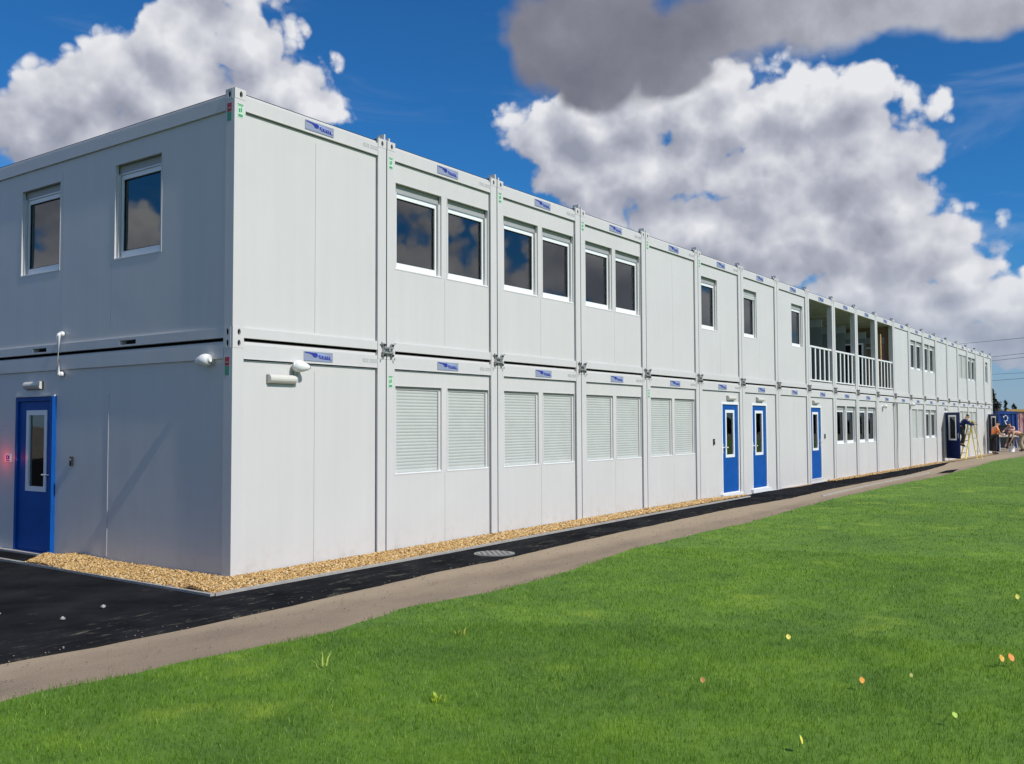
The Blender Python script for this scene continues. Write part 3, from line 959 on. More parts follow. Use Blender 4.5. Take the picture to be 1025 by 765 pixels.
np0 = name_plate(); np0.parent = B; np0.location = (1.02, 0.003, ZL + 2.556)
for lvl, z in ((0, ZL), (1, ZU)):
    for n in range(21):
        if lvl == 0 and n == 0: continue
        copy_tree(np0, B, (n * W + 1.02, 0.003, z + 2.556 + (0.004 if lvl else 0)))
sg = sticker('g'); sg.parent = B; sg.location = (0.04, -0.0005, ZU + 2.44)
sg['label'] = 'small green and white safety sticker'
for n, z in ((1, ZU + 2.40), (1, ZL + 2.28), (2, ZU + 2.42), (3, ZU + 2.40), (4, ZL + 2.30), (4, ZU + 2.44), (5, ZU + 2.42)):
    copy_tree(sg, B, (n * W + 0.03, -0.0005, z))
sr = sticker('r'); sr.parent = B; sr.location = (-0.0005, 0.125, ZU + 2.40); sr.rotation_euler = (0, 0, -math.pi / 2)
sr['label'] = 'red over green sticker on the corner post'
copy_tree(sr, B, (-0.0005, 0.125, ZL + 2.345), -math.pi / 2)

# serial stencils (too small to read in the photograph)
b = MB()
x = 0.0
rg = random.Random(3)
b.box(0.0, 0.272, -0.0004, 0.0, -0.004, 0.049, 'frame')
for i in range(9):
    w_ = rg.choice((0.014, 0.018, 0.02))
    if i == 4: x += 0.02
    b.ring(x, x + w_, 0, 0.045, 0.004, -0.0020, -0.0006, 'serial'); x += w_ + 0.010
s0 = b.build('serial_number', B, (2.0, 0.0035, ZU + 2.59))
for lvl, z in ((0, ZL), (1, ZU)):
    for n in range(6):
        if lvl == 1 and n == 0: continue
        copy_tree(s0, B, (n * W + 2.0, 0.0035, z + 2.59))

# ---- clamps that bolt four cabins together, lugs along the roof
b = MB()
for sx in (-1, 1):
    for sz in (-1, 1):
        b.tube([(sx * 0.078, -0.035, sz * 0.065), (sx * 0.078, 0.02, sz * 0.065)], 0.024, 'steel', 10)
        b.tube([(sx * 0.078, -0.050, sz * 0.065), (sx * 0.078, -0.034, sz * 0.065)], 0.014, 'black', 8)
        b.box(sx * 0.078 - 0.012, sx * 0.078 + 0.012, -0.030, -0.006, min(0, sz * 0.065), max(0, sz * 0.065), 'steel')
    b.tube([(sx * 0.115, -0.03, -0.10), (sx * 0.125, -0.035, -0.125)], 0.009, 'steel', 6)
    b.tube([(sx * 0.115, -0.03, 0.085), (sx * 0.13, -0.035, 0.10)], 0.009, 'steel', 6)
b.box(-0.085, 0.085, -0.046, -0.020, -0.040, -0.018, 'steel')
b.box(-0.085, 0.085, -0.046, -0.020, 0.022, 0.044, 'steel')
b.tube([(0, -0.06, 0.0), (0, 0.01, 0.0)], 0.018, 'steel', 8)
cn = b.build('connector', B, (W - 0.004, 0, ZU))
for n in range(2, 21): copy_tree(cn, B, (n * W - 0.004, 0, ZU))
b = MB()
b.box(-0.012, 0.012, 0.0, 0.12, 0.0, 0.075, 'frame'); b.box(-0.08, 0.124, 0.01, 0.11, -0.004, 0.004, 'frame'); b.box(0.10, 0.122, 0.02, 0.10, 0.0, 0.05, 'frame')
b.tube([(-0.06, 0.05, 0.0), (-0.06, 0.05, 0.035)], 0.02, 'alu', 8)
lg = b.build('lifting_lug', B, (W - 0.05, 0.0, ZU + H))
for n in range(2, 22): copy_tree(lg, B, (n * W - 0.05, 0.0, ZU + H))

# small fittings of the building
b = MB()
for (n, x, z) in ((5, 0.74, 1.23), (8, 1.40, 1.25), (15, 0.83, 1.30)):
    b = MB(); b.box(0, 0.05, -0.03, 0.0, 0, 0.13, 'seal_and_shade'); b.box(0.012, 0.038, -0.034, -0.03, 0.07, 0.11, 'alu')
    b.build('lock_switch', B, (n * W + x, 0.029, z - 0.065))
b = MB(); b.box(0, 0.045, -0.03, 0, 0, 0.12, 'seal_and_shade'); b.box(0.012, 0.034, -0.034, -0.03, 0.07, 0.10, 'alu')
b.build('lock_switch', B, (0.029, 3.24, 1.13), -math.pi / 2)
b = MB()
b.tube([(0.02, 3.46, 2.84), (-0.03, 3.46, 2.84), (-0.046, 3.46, 2.83), (-0.052, 3.46, 2.80), (-0.052, 3.46, 2.345), (-0.046, 3.46, 2.32), (-0.03, 3.46, 2.305), (0.02, 3.46, 2.305)], 0.024, 'white', 14)
for z in (2.84, 2.315): b.tube([(0.012, 3.46, z), (-0.035, 3.46, z)], 0.034, 'white', 12)
b.build('pipe', B)
b = MB()
b.tube([(12 * W - 0.28, -0.06, 2.20), (12 * W - 0.28, -0.06, 2.36), (12 * W + 0.0, -0.06, 2.36), (12 * W + 0.0, -0.06, -0.02)], 0.028, 'blindgrey', 8)
b.build('pipe', B)

# ceiling tubes and stored boards seen through the upper windows
for n in (2, 3):
    b = MB(); b.tube([(0.4, 0.9, 2.40), (2.1, 0.9, 2.40)], 0.02, 'white', 8); b.box(0.38, 2.12, 0.86, 0.94, 2.43, 2.50, 'white')
    b.build('ceiling_light', B, (n * W, 0, ZU))
b = MB(); b.tube([(0.30, 0.42, 1.40), (1.25, 0.42, 1.43)], 0.014, 'white', 8); b.build('interior_white_bar', B, (2 * W, 0, ZU))  # thin white bar drawing a pale line behind the pane
b = MB(); b.tube([(0.30, 0.42, 1.84), (1.05, 0.42, 1.86)], 0.014, 'white', 8); b.build('interior_white_bar', B, (3 * W, 0, ZU))
b = MB(); b.box(0.42, 0.56, 0.30, 0.34, 1.12, 1.50, 'ply'); b.build('interior_board', B, (3 * W, 0, ZU))
b = MB(); b.box(0.0, 0.16, 0.0, 0.004, 0.0, 0.12, 'khaki' if False else 'ply'); b.build('notice', B, (W + 0.28, 0.124, ZU + 1.22))

# ------------------------------------------------------------------ fittings on the walls (things)
def bulkhead(loc, rot, label, w=0.40):
    t = empty('bulkhead_light', loc, rot)
    tag(t, label, 'light', 'bulkhead lights on the walls')
    b = MB(); b.box(-w / 2, w / 2, -0.018, 0.0, -0.055, 0.055, 'bulkbase'); b.build('base', t, bevel=0.008)
    b = MB()
    n = 8
    pr = [(-0.0185 - 0.055 * math.sin(math.pi * i / n), -0.052 * math.cos(math.pi * i / n) + 0.004) for i in range(n + 1)]
    a = w / 2 - 0.01
    for (ya, za), (yb, zb) in zip(pr[:-1], pr[1:]):
        b.face([(-a, ya, za), (a, ya, za), (a, yb, zb), (-a, yb, zb)], 'bulk', True)
    b.face([(-a, y, z) for y, z in pr], 'bulk'); b.face([(a, y, z) for y, z in reversed(pr)], 'bulk')
    b.build('diffuser', t)
    return t


bulkhead((0.69, 0.029, 2.165), 0, 'long bulkhead light on the blank corner panel beside the security camera', 0.40)
bulkhead((5 * W + DOORS[5] + 0.5, 0.029, 2.215), 0, 'bulkhead light above the left of the two neighbouring blue doors', 0.44)
bulkhead((6 * W + DOORS[6] + 0.5, 0.029, 2.215), 0, 'bulkhead light above the right of the two neighbouring blue doors', 0.44)
bulkhead((8 * W + DOORS[8] + 0.45, 0.029, 2.215), 0, 'bulkhead light above the blue door next to the small white windows', 0.44)
bulkhead((0.029, 4.17, 2.185), -math.pi / 2, 'bulkhead light above the blue door on the shaded end wall', 0.42)
bulkhead((15 * W + DOORS[15] + 0.35, 0.029, 2.23), 0, 'bulkhead light above the wide open blue door, by the yellow ladder', 0.40)


def security_camera(loc, rot, nose, label):
    t = empty('security_camera', loc, rot)
    tag(t, label, 'camera', 'white security cameras')
    nd = Vector(nose).normalized()
    p0 = Vector((0, -0.085, 0.0))
    b = MB()
    prof = [(-0.070, 0.03), (-0.055, 0.058), (-0.02, 0.070), (0.02, 0.070), (0.05, 0.060), (0.085, 0.044), (0.115, 0.030), (0.125, 0.012)]
    b.tube([p0 + nd * s for s, _ in prof], [r for _, r in prof], 'white', 18)
    b.build('housing', t)
    b = MB()
    b.tube([p0 + nd * 0.122, p0 + nd * 0.130], 0.014, 'black', 10); b.build('lens', t)
    b = MB()
    b.tube([(0, 0.0, 0), (0, -0.05, 0.0), p0], [0.05, 0.03, 0.03], 'white', 14)
    b.build('mount', t)
    return t


s1 = security_camera((0.90, 0.029, 2.325), 0, (0.75, -0.45, -0.12), 'white security camera on the sunlit front wall by the corner, its nose pointing right')
b = MB(); b.tube([(0.0, -0.03, -0.05), (0.0, -0.03, -0.19)], 0.028, 'blindgrey', 10); b.build('bracket', s1)
security_camera((0.029, 0.40, 2.365), -math.pi / 2, (-0.9, -0.28, -0.10), 'white security camera on the shaded end wall near the corner post')
s3 = security_camera((11 * W + 0.76, 0.029, 2.20), 0, (-0.7, -0.5, -0.1), 'small white camera high on the blank ground-floor cabin right of the white windows')
s4 = security_camera((13 * W - 0.10, -0.01, 2.32), 0, (-0.7, -0.6, -0.1), 'small camera at the seam left of the far shuttered ground-floor windows')

# small sign beside the end-wall door; unseen red light added for the glow
t = empty('wall_sign', (0.029, 4.845, 1.20), -math.pi / 2)
tag(t, 'small white square sign with a dark symbol left of the end-wall blue door', 'sign')
b = MB(); b.box(-0.085, 0.085, -0.012, 0.0, -0.055, 0.055, 'white'); b.build('plate', t)
b = MB(); b.ring(-0.045, 0.02, -0.012, 0.04, 0.014, -0.0145, -0.012, 'logoblue'); b.box(-0.05, 0.05, -0.0145, -0.012, -0.038, -0.028, 'logoblue')
b.box(0.026, 0.042, -0.0145, -0.012, -0.01, 0.035, 'logoblue'); b.build('symbol', t)
rl = bpy.data.lights.new('red_glow_light', 'POINT'); rl.energy = 0.9; rl.color = (1, 0.05, 0.03); rl.shadow_soft_size = 0.02
ro = bpy.data.objects.new('red_glow_light', rl); C.objects.link(ro); ro.location = (-0.15, 4.93, 1.20)


# ------------------------------------------------------------------ concrete edging and gravel
def strip(name, pts, w, z0, z1, mat):
    b = MB()
    for (a, c) in zip(pts[:-1], pts[1:]):
        d = Vector((c[0] - a[0], c[1] - a[1])).normalized(); nrm = Vector((-d.y, d.x)) * w / 2
        q = [(a[0] + nrm.x, a[1] + nrm.y), (c[0] + nrm.x, c[1] + nrm.y), (c[0] - nrm.x, c[1] - nrm.y), (a[0] - nrm.x, a[1] - nrm.y)]
        b.face([(x, y, z1) for x, y in q], mat)
        for i in range(4):
            j = (i + 1) % 4
            b.face([(*q[i], z0), (*q[j], z0), (*q[j], z1), (*q[i], z1)], mat)
    return b.build(name)


e = strip('kerb', [(-0.50, 5.4), (-0.53, 2.6), (-0.58, -0.47)], 0.05, ZG - 0.03, ZG + 0.018, 'concrete'); e['kind'] = 'structure'
e = strip('kerb', [(-0.555, -0.468), (3.0, -0.44), (5.6, -0.38), (9.3, -0.31), (12.2, -0.28), (14.3, -0.26)], 0.05, ZG - 0.03, ZG + 0.02, 'concrete'); e['kind'] = 'structure'
e = strip('kerb', [(15.5, -1.55), (20.0, -1.45), (27.5, -1.45)], 0.035, ZG - 0.03, ZG + 0.004, 'concrete'); e['kind'] = 'structure'


def fast_mesh(name, verts, faces_n, idx, mat, tone=None, smooth=False):
    me = bpy.data.meshes.new(name)
    nv = len(verts); nf = len(faces_n)
    me.vertices.add(nv); me.vertices.foreach_set('co', np.asarray(verts, np.float32).ravel())
    me.loops.add(len(idx)); me.loops.foreach_set('vertex_index', np.asarray(idx, np.int32))
    me.polygons.add(nf)
    starts = np.concatenate([[0], np.cumsum(faces_n)[:-1]]).astype(np.int32)
    me.polygons.foreach_set('loop_start', starts)
    me.polygons.foreach_set('loop_total', np.asarray(faces_n, np.int32))
    if smooth: me.polygons.foreach_set('use_smooth', np.ones(nf, bool))
    me.update(calc_edges=True)
    if tone is not None:
        a = me.attributes.new('tone', 'FLOAT', 'POINT'); a.data.foreach_set('value', np.asarray(tone, np.float32))
    me.materials.append(M[mat])
    o = bpy.data.objects.new(name, me); C.objects.link(o)
    return o


def ico():
    bm = bmesh.new(); bmesh.ops.create_icosphere(bm, subdivisions=1, radius=1)
    v = np.array([x.co[:] for x in bm.verts]); f = np.array([[q.index for q in p.verts] for p in bm.faces]); bm.free()
    return v, f


rs = np.random.RandomState(11)


def pebbles(name, regions, mat='gravel'):
    """regions: (x0,x1,y0fun,y1fun,density, hump)"""
    v0, f0 = ico()
    P = []
    for (x0, x1, y0, y1, dens, zf, size) in regions:
        n = int((x1 - x0) * (max(y1(x0), y1(x1)) - min(y0(x0), y0(x1))) * dens)
        xs = rs.uniform(x0, x1, n); t = rs.uniform(0, 1, n)
        a = np.array([y0(x) for x in xs]); c = np.array([y1(x) for x in xs])
        ys = a + (c - a) * t
        zs = np.array([zf(x, y) for x, y in zip(xs, ys)])
        P.append(np.stack([xs, ys, zs, np.full(n, size)], 1))
    P = np.concatenate(P)
    n = len(P)
    s = P[:, 3:4] * rs.uniform(0.6, 1.35, (n, 1)) * np.array([1, 1, 0.62]) * rs.uniform(0.8, 1.2, (n, 3))
    th = rs.uniform(0, 2 * np.pi, n)
    vv = v0[None] * s[:, None, :] * rs.uniform(0.88, 1.12, (n, len(v0), 1))
    tl = rs.uniform(-0.4, 0.4, n)
    vz = vv[:, :, 2] * np.cos(tl)[:, None] + vv[:, :, 0] * np.sin(tl)[:, None]
    vx0 = vv[:, :, 0] * np.cos(tl)[:, None] - vv[:, :, 2] * np.sin(tl)[:, None]
    vx = vx0 * np.cos(th)[:, None] - vv[:, :, 1] * np.sin(th)[:, None]
    vy = vx0 * np.sin(th)[:, None] + vv[:, :, 1] * np.cos(th)[:, None]
    V = np.stack([vx + P[:, 0:1], vy + P[:, 1:2], vz + P[:, 2:3] + rs.uniform(0, 0.012, (n, 1))], 2).reshape(-1, 3)
    F = (f0[None] + (np.arange(n) * len(v0))[:, None, None]).reshape(-1)
    tone = np.repeat(rs.uniform(0, 1, n), len(v0))
    return fast_mesh(name, V, np.full(n * len(f0), 3), F, mat, tone, False)


def fe(x):      # outer edge of the front gravel strip
    return float(np.interp(x, [-0.55, 3.0, 5.6, 9.3, 12.2, 14.2], [-0.445, -0.415, -0.355, -0.285, -0.255, -0.235]))


def hump(x, y):
    return ZG + 0.012 + 0.05 * max(0.0, min(1.0, (y + 0.42) / 0.40))


def fin(x):     # inner edge; the strip tapers out before the first blue doors
    return 0.0 if x < 12.3 else float(np.interp(x, [12.3, 14.2], [0.0, -0.20]))


gb = MB()
xs_ = list(np.linspace(-0.555, 14.2, 60))
for a, c in zip(xs_[:-1], xs_[1:]):
    gb.face([(a, fe(a), ZG + 0.008), (c, fe(c), ZG + 0.008), (c, fin(c), ZG + (0.045 if c < 12.3 else 0.01)), (a, fin(a), ZG + (0.045 if a < 12.3 else 0.01))], 'gravelbed')
gb.face([(-0.555, -0.02, ZG + 0.008), (0, -0.02, ZG + 0.045), (0, 3.45, ZG + 0.04), (-0.50, 3.3, ZG + 0.006)], 'gravelbed')
gb.face([(-0.555, -0.02, ZG + 0.0081), (-0.555, -0.44, ZG + 0.0081), (0, 0, ZG + 0.045)], 'gravelbed')
o = gb.build('gravel_bed'); o['kind'] = 'structure'
gv = pebbles('gravel', [
    (-0.55, 4.0, fe, fin, 4200, hump, 0.0115),
    (4.0, 8.5, fe, fin, 3200, hump, 0.013),
    (8.5, 14.2, fe, fin, 2000, hump, 0.016),
    (-0.55, 0.0, lambda x: 0.0, lambda x: 3.25, 4000, lambda x, y: ZG + 0.012 + 0.04 * (x + 0.55) / 0.55 + 0.03 * math.exp(-((y - 2.9) / 0.35) ** 2), 0.0115),
    (-0.45, -0.02, lambda x: 3.25, lambda x: 3.30 + (x + 0.5) * 0.9, 3000, lambda x, y: ZG + 0.012 + 0.03 * (x + 0.55) / 0.55, 0.0115)])
tag(gv, 'golden pea shingle strip along the foot of the walls', 'gravel', kind='stuff')
# sandy strip along the wall past the blue doors
sd_ = sheet('sand_strip', lerp_poly([(7 * W + 0.1, -0.03), (7 * W + 1.2, -0.14), (8 * W - 0.1, -0.10)], 0.2, 0.02, 1) + [(8 * W - 0.1, 0.05), (7 * W + 0.1, 0.05)], ZG + 0.004, 'sand')
sd_ = sheet('sand_strip', lerp_poly([(8 * W + 1.2, -0.10), (23, -0.26), (27, -0.30), (31, -0.34), (36.5, -0.38), (50, -0.5)], 0.25, 0.035, 2) + [(50, 0.02), (8 * W + 1.2, 0.02)], ZG + 0.004, 'sand')
gv2 = pebbles('gravel', [(8 * W + 1.5, 36.0, lambda x: -0.26, lambda x: -0.01, 330, lambda x, y: ZG + 0.012, 0.024)])
tag(gv2, 'thin sandy pebble strip along the wall past the blue doors', 'gravel', kind='stuff')

gg = pebbles('grit', [(-4.0, 12.0, lambda x: -2.35, lambda x: -1.30, 34, lambda x, y: ZG - 0.006, 0.0065)], 'gritmat')
tag(gg, 'fine pale grit scattered over the path and the asphalt edge', 'grit', kind='stuff')
# loose crumbs on the asphalt
for i, (x, y, s) in enumerate([(-2.05, -0.35, 0.028), (-1.55, -0.15, 0.030), (-2.25, 0.35, 0.016), (-2.9, -0.9, 0.015)]):
    v0, f0 = ico(); b = MB()
    for fa in f0: b.face([tuple(v0[j] * np.array([s, s * 0.8, s * 0.6]) * (1 + 0.2 * math.sin(j * 3 + i))) for j in fa], 'concrete')
    o = b.build('stone', None, (x, y, ZG + s * 0.4))
    tag(o, ['pale grey stone lying on the dark asphalt, left one of the near two', 'pale grey stone lying on the dark asphalt, right one of the near two', 'tiny pale crumb on the dark asphalt towards the blue end door', 'tiny pale crumb on the asphalt near the worn path edge'][i], 'stone')

# manhole cover
t = empty('manhole_cover', (3.42, -1.0, ZG - 0.005))
tag(t, 'oval-looking round metal manhole cover with a chequered top set in the asphalt strip', 'manhole cover')
b = MB(); b.tube([(0, 0, -0.01), (0, 0, 0.006)], 0.27, 'bulkbase', 40); b.build('rim', t)
b = MB(); b.tube([(0, 0, 0.0), (0, 0, 0.009)], 0.245, 'bulkbase', 40)
for i in range(-5, 6):
    for j in range(-5, 6):
        if math.hypot(i, j) * 0.048 < 0.225:
            b.box(i * 0.048 - 0.016, i * 0.048 + 0.016, j * 0.048 - 0.016, j * 0.048 + 0.016, 0.0092, 0.014, 'manlid' if (i + j) % 2 else 'concrete')
b.build('lid', t)
b = MB()
for p in [(0.0, 0.0)]:
    b.face([(27.2, -1.75, ZG - 0.012), (29.5, -1.62, ZG - 0.012), (30.6, -1.80, ZG - 0.012), (28.2, -2.05, ZG - 0.012)], 'asphalt')
o = b.build('asphalt_patch'); o['kind'] = 'structure'


# ------------------------------------------------------------------ grass
def grass_edge(x):
    return np.interp(x, [p[0] for p in EDGE_PG], [p[1] for p in EDGE_PG])


def grass(name):
    cx, cy = -6.5015, -8.3543
    bands = [(2.3, 5.0, 7000, 0.0020, 0.034), (5.0, 8.0, 4200, 0.0026, 0.032), (8.0, 13.0, 1700, 0.0040, 0.028), (13, 22, 420, 0.0075, 0.024), (22, 36, 110, 0.013, 0.022), (36, 70, 25, 0.024, 0.022)]
    allp = []
    for d0, d1, dens, wid, hgt in bands:
        a0, a1 = YAW - R(31), YAW + R(31)
        n = int(0.5 * (d1 ** 2 - d0 ** 2) * (a1 - a0) * dens)
        d = np.sqrt(rs.uniform(d0 ** 2, d1 ** 2, n)); a = rs.uniform(a0, a1, n)
        x = cx + d * np.cos(a); y = cy + d * np.sin(a)
        cl = 0.5 + 0.5 * np.sin(x * 3.1 + 1.7 * np.sin(y * 2.3)) * np.sin(y * 3.7 + 1.3 * np.sin(x * 1.9))
        ok = y < grass_edge(x) + rs.normal(0, 0.025, n) + 0.02 + 0.05 * np.sin(x * 5.3) * np.sin(x * 1.7)
        x, y, cl = x[ok], y[ok], cl[ok]
        n = len(x)
        near_edge = np.clip(1 - (grass_edge(x) - y) / 0.25, 0, 1)
        h = hgt * rs.uniform(0.55, 1.25, n) * (0.8 + 0.35 * cl) * (1 - 0.15 * near_edge)
        allp.append(np.stack([x, y, h, wid * rs.uniform(0.7, 1.3, n)], 1))
    # the view is kept right a step to the side too: a thinner cover outside the wedge
    A = np.concatenate(allp); n = len(A)
    th = rs.uniform(0, 2 * np.pi, n); ln = rs.uniform(0.1, 0.85, n) * A[:, 2]
    wd = rs.uniform(0, 2 * np.pi, n)
    x, y, h, w = A.T
    ux, uy = np.cos(wd) * w / 2, np.sin(wd) * w / 2
    lx_, ly_ = np.cos(th) * ln, np.sin(th) * ln
    z0 = np.full(n, ZG - 0.006)
    V = np.stack([
        np.stack([x - ux, y - uy, z0], 1), np.stack([x + ux, y + uy, z0], 1),
        np.stack([x + ux * 0.8 + lx_ * 0.35, y + uy * 0.8 + ly_ * 0.35, z0 + h * 0.6], 1), np.stack([x - ux * 0.8 + lx_ * 0.35, y - uy * 0.8 + ly_ * 0.35, z0 + h * 0.6], 1),
        np.stack([x + lx_, y + ly_, z0 + h], 1)], 1).reshape(-1, 3)
    base = (np.arange(n) * 5)[:, None]
    F = np.concatenate([base + np.array([[0, 1, 2, 3]]), base + np.array([[3, 2, 4]])], 1).reshape(-1)
    cnt = np.tile([4, 3], n)
    tone = np.repeat(rs.uniform(0, 1, n), 5)
    return fast_mesh(name, V, cnt, F, 'grass', tone)


gr = grass('grass')
tag(gr, 'short bright green grass of the lawn', 'grass', kind='stuff')


# fallen leaves and odd tufts on the lawn
def leaf(loc, size, rot, tilt, col, label, stand=False):
    nm = 'leaf_colour_%d' % int(abs(loc[0] * 100) + abs(loc[1] * 1000))
    M[nm] = plain('leaf_colour', col, 0.6, var=0.2, scale=60)
    size *= 0.78; b = MB()
    pts = [(0, -0.9), (0.5, -0.65), (0.82, -0.15), (0.74, 0.3), (0.4, 0.7), (0, 0.95)]
    for (a, c) in zip(pts[:-1], pts[1:]):
        for s in (-1, 1):
            z = lambda p: 0.22 * abs(p[0]) + 0.10 * p[1] ** 2
            q = [(0, a[1] * size, 0.10 * a[1] ** 2 * size), (s * a[0] * size, a[1] * size, z(a) * size), (s * c[0] * size, c[1] * size, z(c) * size), (0, c[1] * size, 0.10 * c[1] ** 2 * size)]
            b.face(q, nm, True)
    b.tube([(0, -1.0 * size, 0.1 * size), (0.1 * size, -1.5 * size, 0.25 * size)], size * 0.04, nm, 5)
    o = b.build('fallen_leaf', None, (loc[0], loc[1], ZG + 0.062))
    o.rotation_euler = Vector((rnd.uniform(-0.3, 0.3) - 0.5, -0.75, 0.6 + rnd.uniform(-.3, .3))).to_track_quat('Z', 'Y').to_euler() if tilt < 0.9 else (tilt, 0.2, rot)
    tag(o, label, 'leaf', 'leaves lying on the lawn')
    return o


OR, YE, GY, BR = (0.75, 0.32, 0.03), (0.68, 0.60, 0.10), (0.38, 0.52, 0.06), (0.42, 0.20, 0.04)
leaf((-0.32, -6.67), 0.030, 0.6, 0.5, OR, 'round orange leaf lying alone on the lawn, lower right of the middle')
leaf((0.79, -7.31), 0.036, 1.2, 0.3, (0.68, 0.38, 0.05), 'yellow-orange leaf, left one of the touching pair near the right edge')
leaf((0.85, -7.36), 0.040, 2.4, 0.5, (0.72, 0.24, 0.03), 'deep orange leaf, right one of the touching pair near the right edge')
leaf((-0.89, -5.84), 0.026, 2.0, 0.2, BR, 'small brown leaf on the lawn left of the round orange one')
leaf((0.60, -5.88), 0.030, 0.2, 0.6, YE, 'pale yellow leaf on the lawn above the round orange one')
leaf((3.42, -7.08), 0.034, 1.0, 0.6, YE, 'pale yellow leaf near the right edge, above the orange pair')
leaf((1.87, -4.14), 0.036, 2.6, 1.0, GY, 'yellow-green leaf standing up in the middle of the lawn')
leaf((-1.65, -6.72), 0.034, 0.1, 1.25, (0.70, 0.62, 0.08), 'bright yellow leaf standing upright at the bottom edge of the lawn')
leaf((-0.76, -7.29), 0.026, 0.9, 0.8, GY, 'green-yellow leaf between the upright yellow one and the orange pair')
leaf((-0.02, -6.9), 0.018, 1.9, 0.5, (0.45, 0.42, 0.12), 'tiny straw-coloured leaf right of the round orange leaf')


def tuft(loc, n, h, col, label, seed):
    nm = 'tuft_%d' % seed
    M[nm] = plain('tuft_colour', col, 0.6, var=0.25, scale=40)
    rg = random.Random(seed); b = MB()
    for i in range(n):
        a = rg.uniform(0, 6.28); r = rg.uniform(0, 0.05); hh = h * rg.uniform(0.6, 1.1)
        x0, y0 = r * math.cos(a), r * math.sin(a); bx, by = math.cos(a) * hh * rg.uniform(0.3, 0.8), math.sin(a) * hh * rg.uniform(0.3, 0.8)
        w_ = rg.uniform(0.003, 0.006); wa = rg.uniform(0, 3.14); wx, wy = math.cos(wa) * w_, math.sin(wa) * w_
        pr = [(x0, y0, 0), (x0 + bx * 0.3, y0 + by * 0.3, hh * 0.6), (x0 + bx, y0 + by, hh)]
        b.face([(pr[0][0] - wx, pr[0][1] - wy, 0), (pr[0][0] + wx, pr[0][1] + wy, 0), (pr[1][0] + wx, pr[1][1] + wy, pr[1][2]), (pr[1][0] - wx, pr[1][1] - wy, pr[1][2])], nm)
        b.face([(pr[1][0] - wx, pr[1][1] - wy, pr[1][2]), (pr[1][0] + wx, pr[1][1] + wy, pr[1][2]), pr[2]], nm)
    o = b.build('grass_tuft', None, (loc[0], loc[1], ZG))
    tag(o, label, 'grass tuft', 'odd pale tufts in the lawn')


tuft((-1.88, -3.43), 7, 0.10, (0.30, 0.38, 0.05), 'taller pale tuft near the path on the left of the lawn', 1)
tuft((-2.03, -4.61), 26, 0.045, (0.38, 0.50, 0.04), 'lime yellow tuft in the lower left of the lawn', 2)
tuft((-0.55, -3.6), 18, 0.05, (0.36, 0.40, 0.05), 'short yellow tuft beside the path behind the lime one', 4)


# ------------------------------------------------------------------ background: trees, containers, cables
def foliage_tree(loc, h, r, shape, mat, label, seed, n=1600, name='tree', group=None, leafs=0.12):
    t = empty(name, loc)
    tag(t, label, 'tree', group)
    rg = np.random.RandomState(seed)
    b = MB()
    b.tube([(0, 0, 0), (0.05, 0, h * 0.35), (0, 0.05, h * 0.9)], [0.05 * h * 0.6, 0.035 * h * 0.6, 0.01], 'bark', 8)
    for i in range(7):
        a = rg.uniform(0, 6.28); z = h * rg.uniform(0.25, 0.7)
        b.tube([(0, 0, z), (math.cos(a) * r * 0.7, math.sin(a) * r * 0.7, z + h * 0.12)], [0.04, 0.012], 'bark', 5)
    b.build('trunk', t)
    V = []; T = []
    clump = [(rg.uniform(0, 2 * np.pi), rg.uniform(0.08, 1.0)) for _ in range(38)]
    for i in range(n):
        ca, cz = clump[rg.randint(len(clump))]
        if shape == 'cone':
            rad = r * (1 - cz) ** 0.8 * 0.85 + 0.05
        else:
            rad = r * math.sqrt(max(0.02, 1 - ((cz - 0.55) / 0.5) ** 2)) * 0.8
        z = h * min(1.0, cz) + rg.normal(0, h * 0.035)
        p = np.array([math.cos(ca) * rad, math.sin(ca) * rad, z]) + rg.normal(0, r * 0.16, 3)
        u = rg.normal(0, 1, 3); u /= np.linalg.norm(u); w = np.cross(u, rg.normal(0, 1, 3)); w /= np.linalg.norm(w)
        s = leafs * rg.uniform(0.6, 1.3)
        V += [p - u * s - w * s * 0.5, p + u * s - w * s * 0.4, p + u * s * 0.9 + w * s * 0.5, p - u * s + w * s * 0.4]
        T += [rg.uniform(0, 1)] * 4
    o = fast_mesh('crown', np.array(V), np.full(n, 4), np.arange(4 * n), mat, T)
    o.parent = t
    return t


G = 'trees beyond the far end of the building'
foliage_tree((83.5, 4.9, -0.1), 4.2, 0.62, 'round', 'leafdark', 'tall dark tree rising right beside the end of the building', 5, 1500, 'broadleaf_tree', G, 0.13)
foliage_tree((82.5, 4.35, -0.1), 3.2, 0.55, 'round', 'leafgrey', 'lower greyish bush-like tree in front of the tall dark one', 6, 1100, 'broadleaf_tree', G, 0.11)
foliage_tree((112, 8.1, -0.1), 3.75, 0.30, 'cone', 'leafdark', 'dark pointed conifer, leftmost of the three over the blue container', 7, 500, 'conifer', G, 0.12)
foliage_tree((112.5, 7.5, -0.1), 4.05, 0.34, 'cone', 'leafdark', 'dark pointed conifer, middle and tallest of the three over the blue container', 8, 500, 'conifer', G, 0.12)
foliage_tree((113, 6.75, -0.1), 3.75, 0.42, 'cone', 'leafdark', 'dark pointed conifer, rightmost of the three, above the ochre roof edge', 9, 600, 'conifer', G, 0.12)

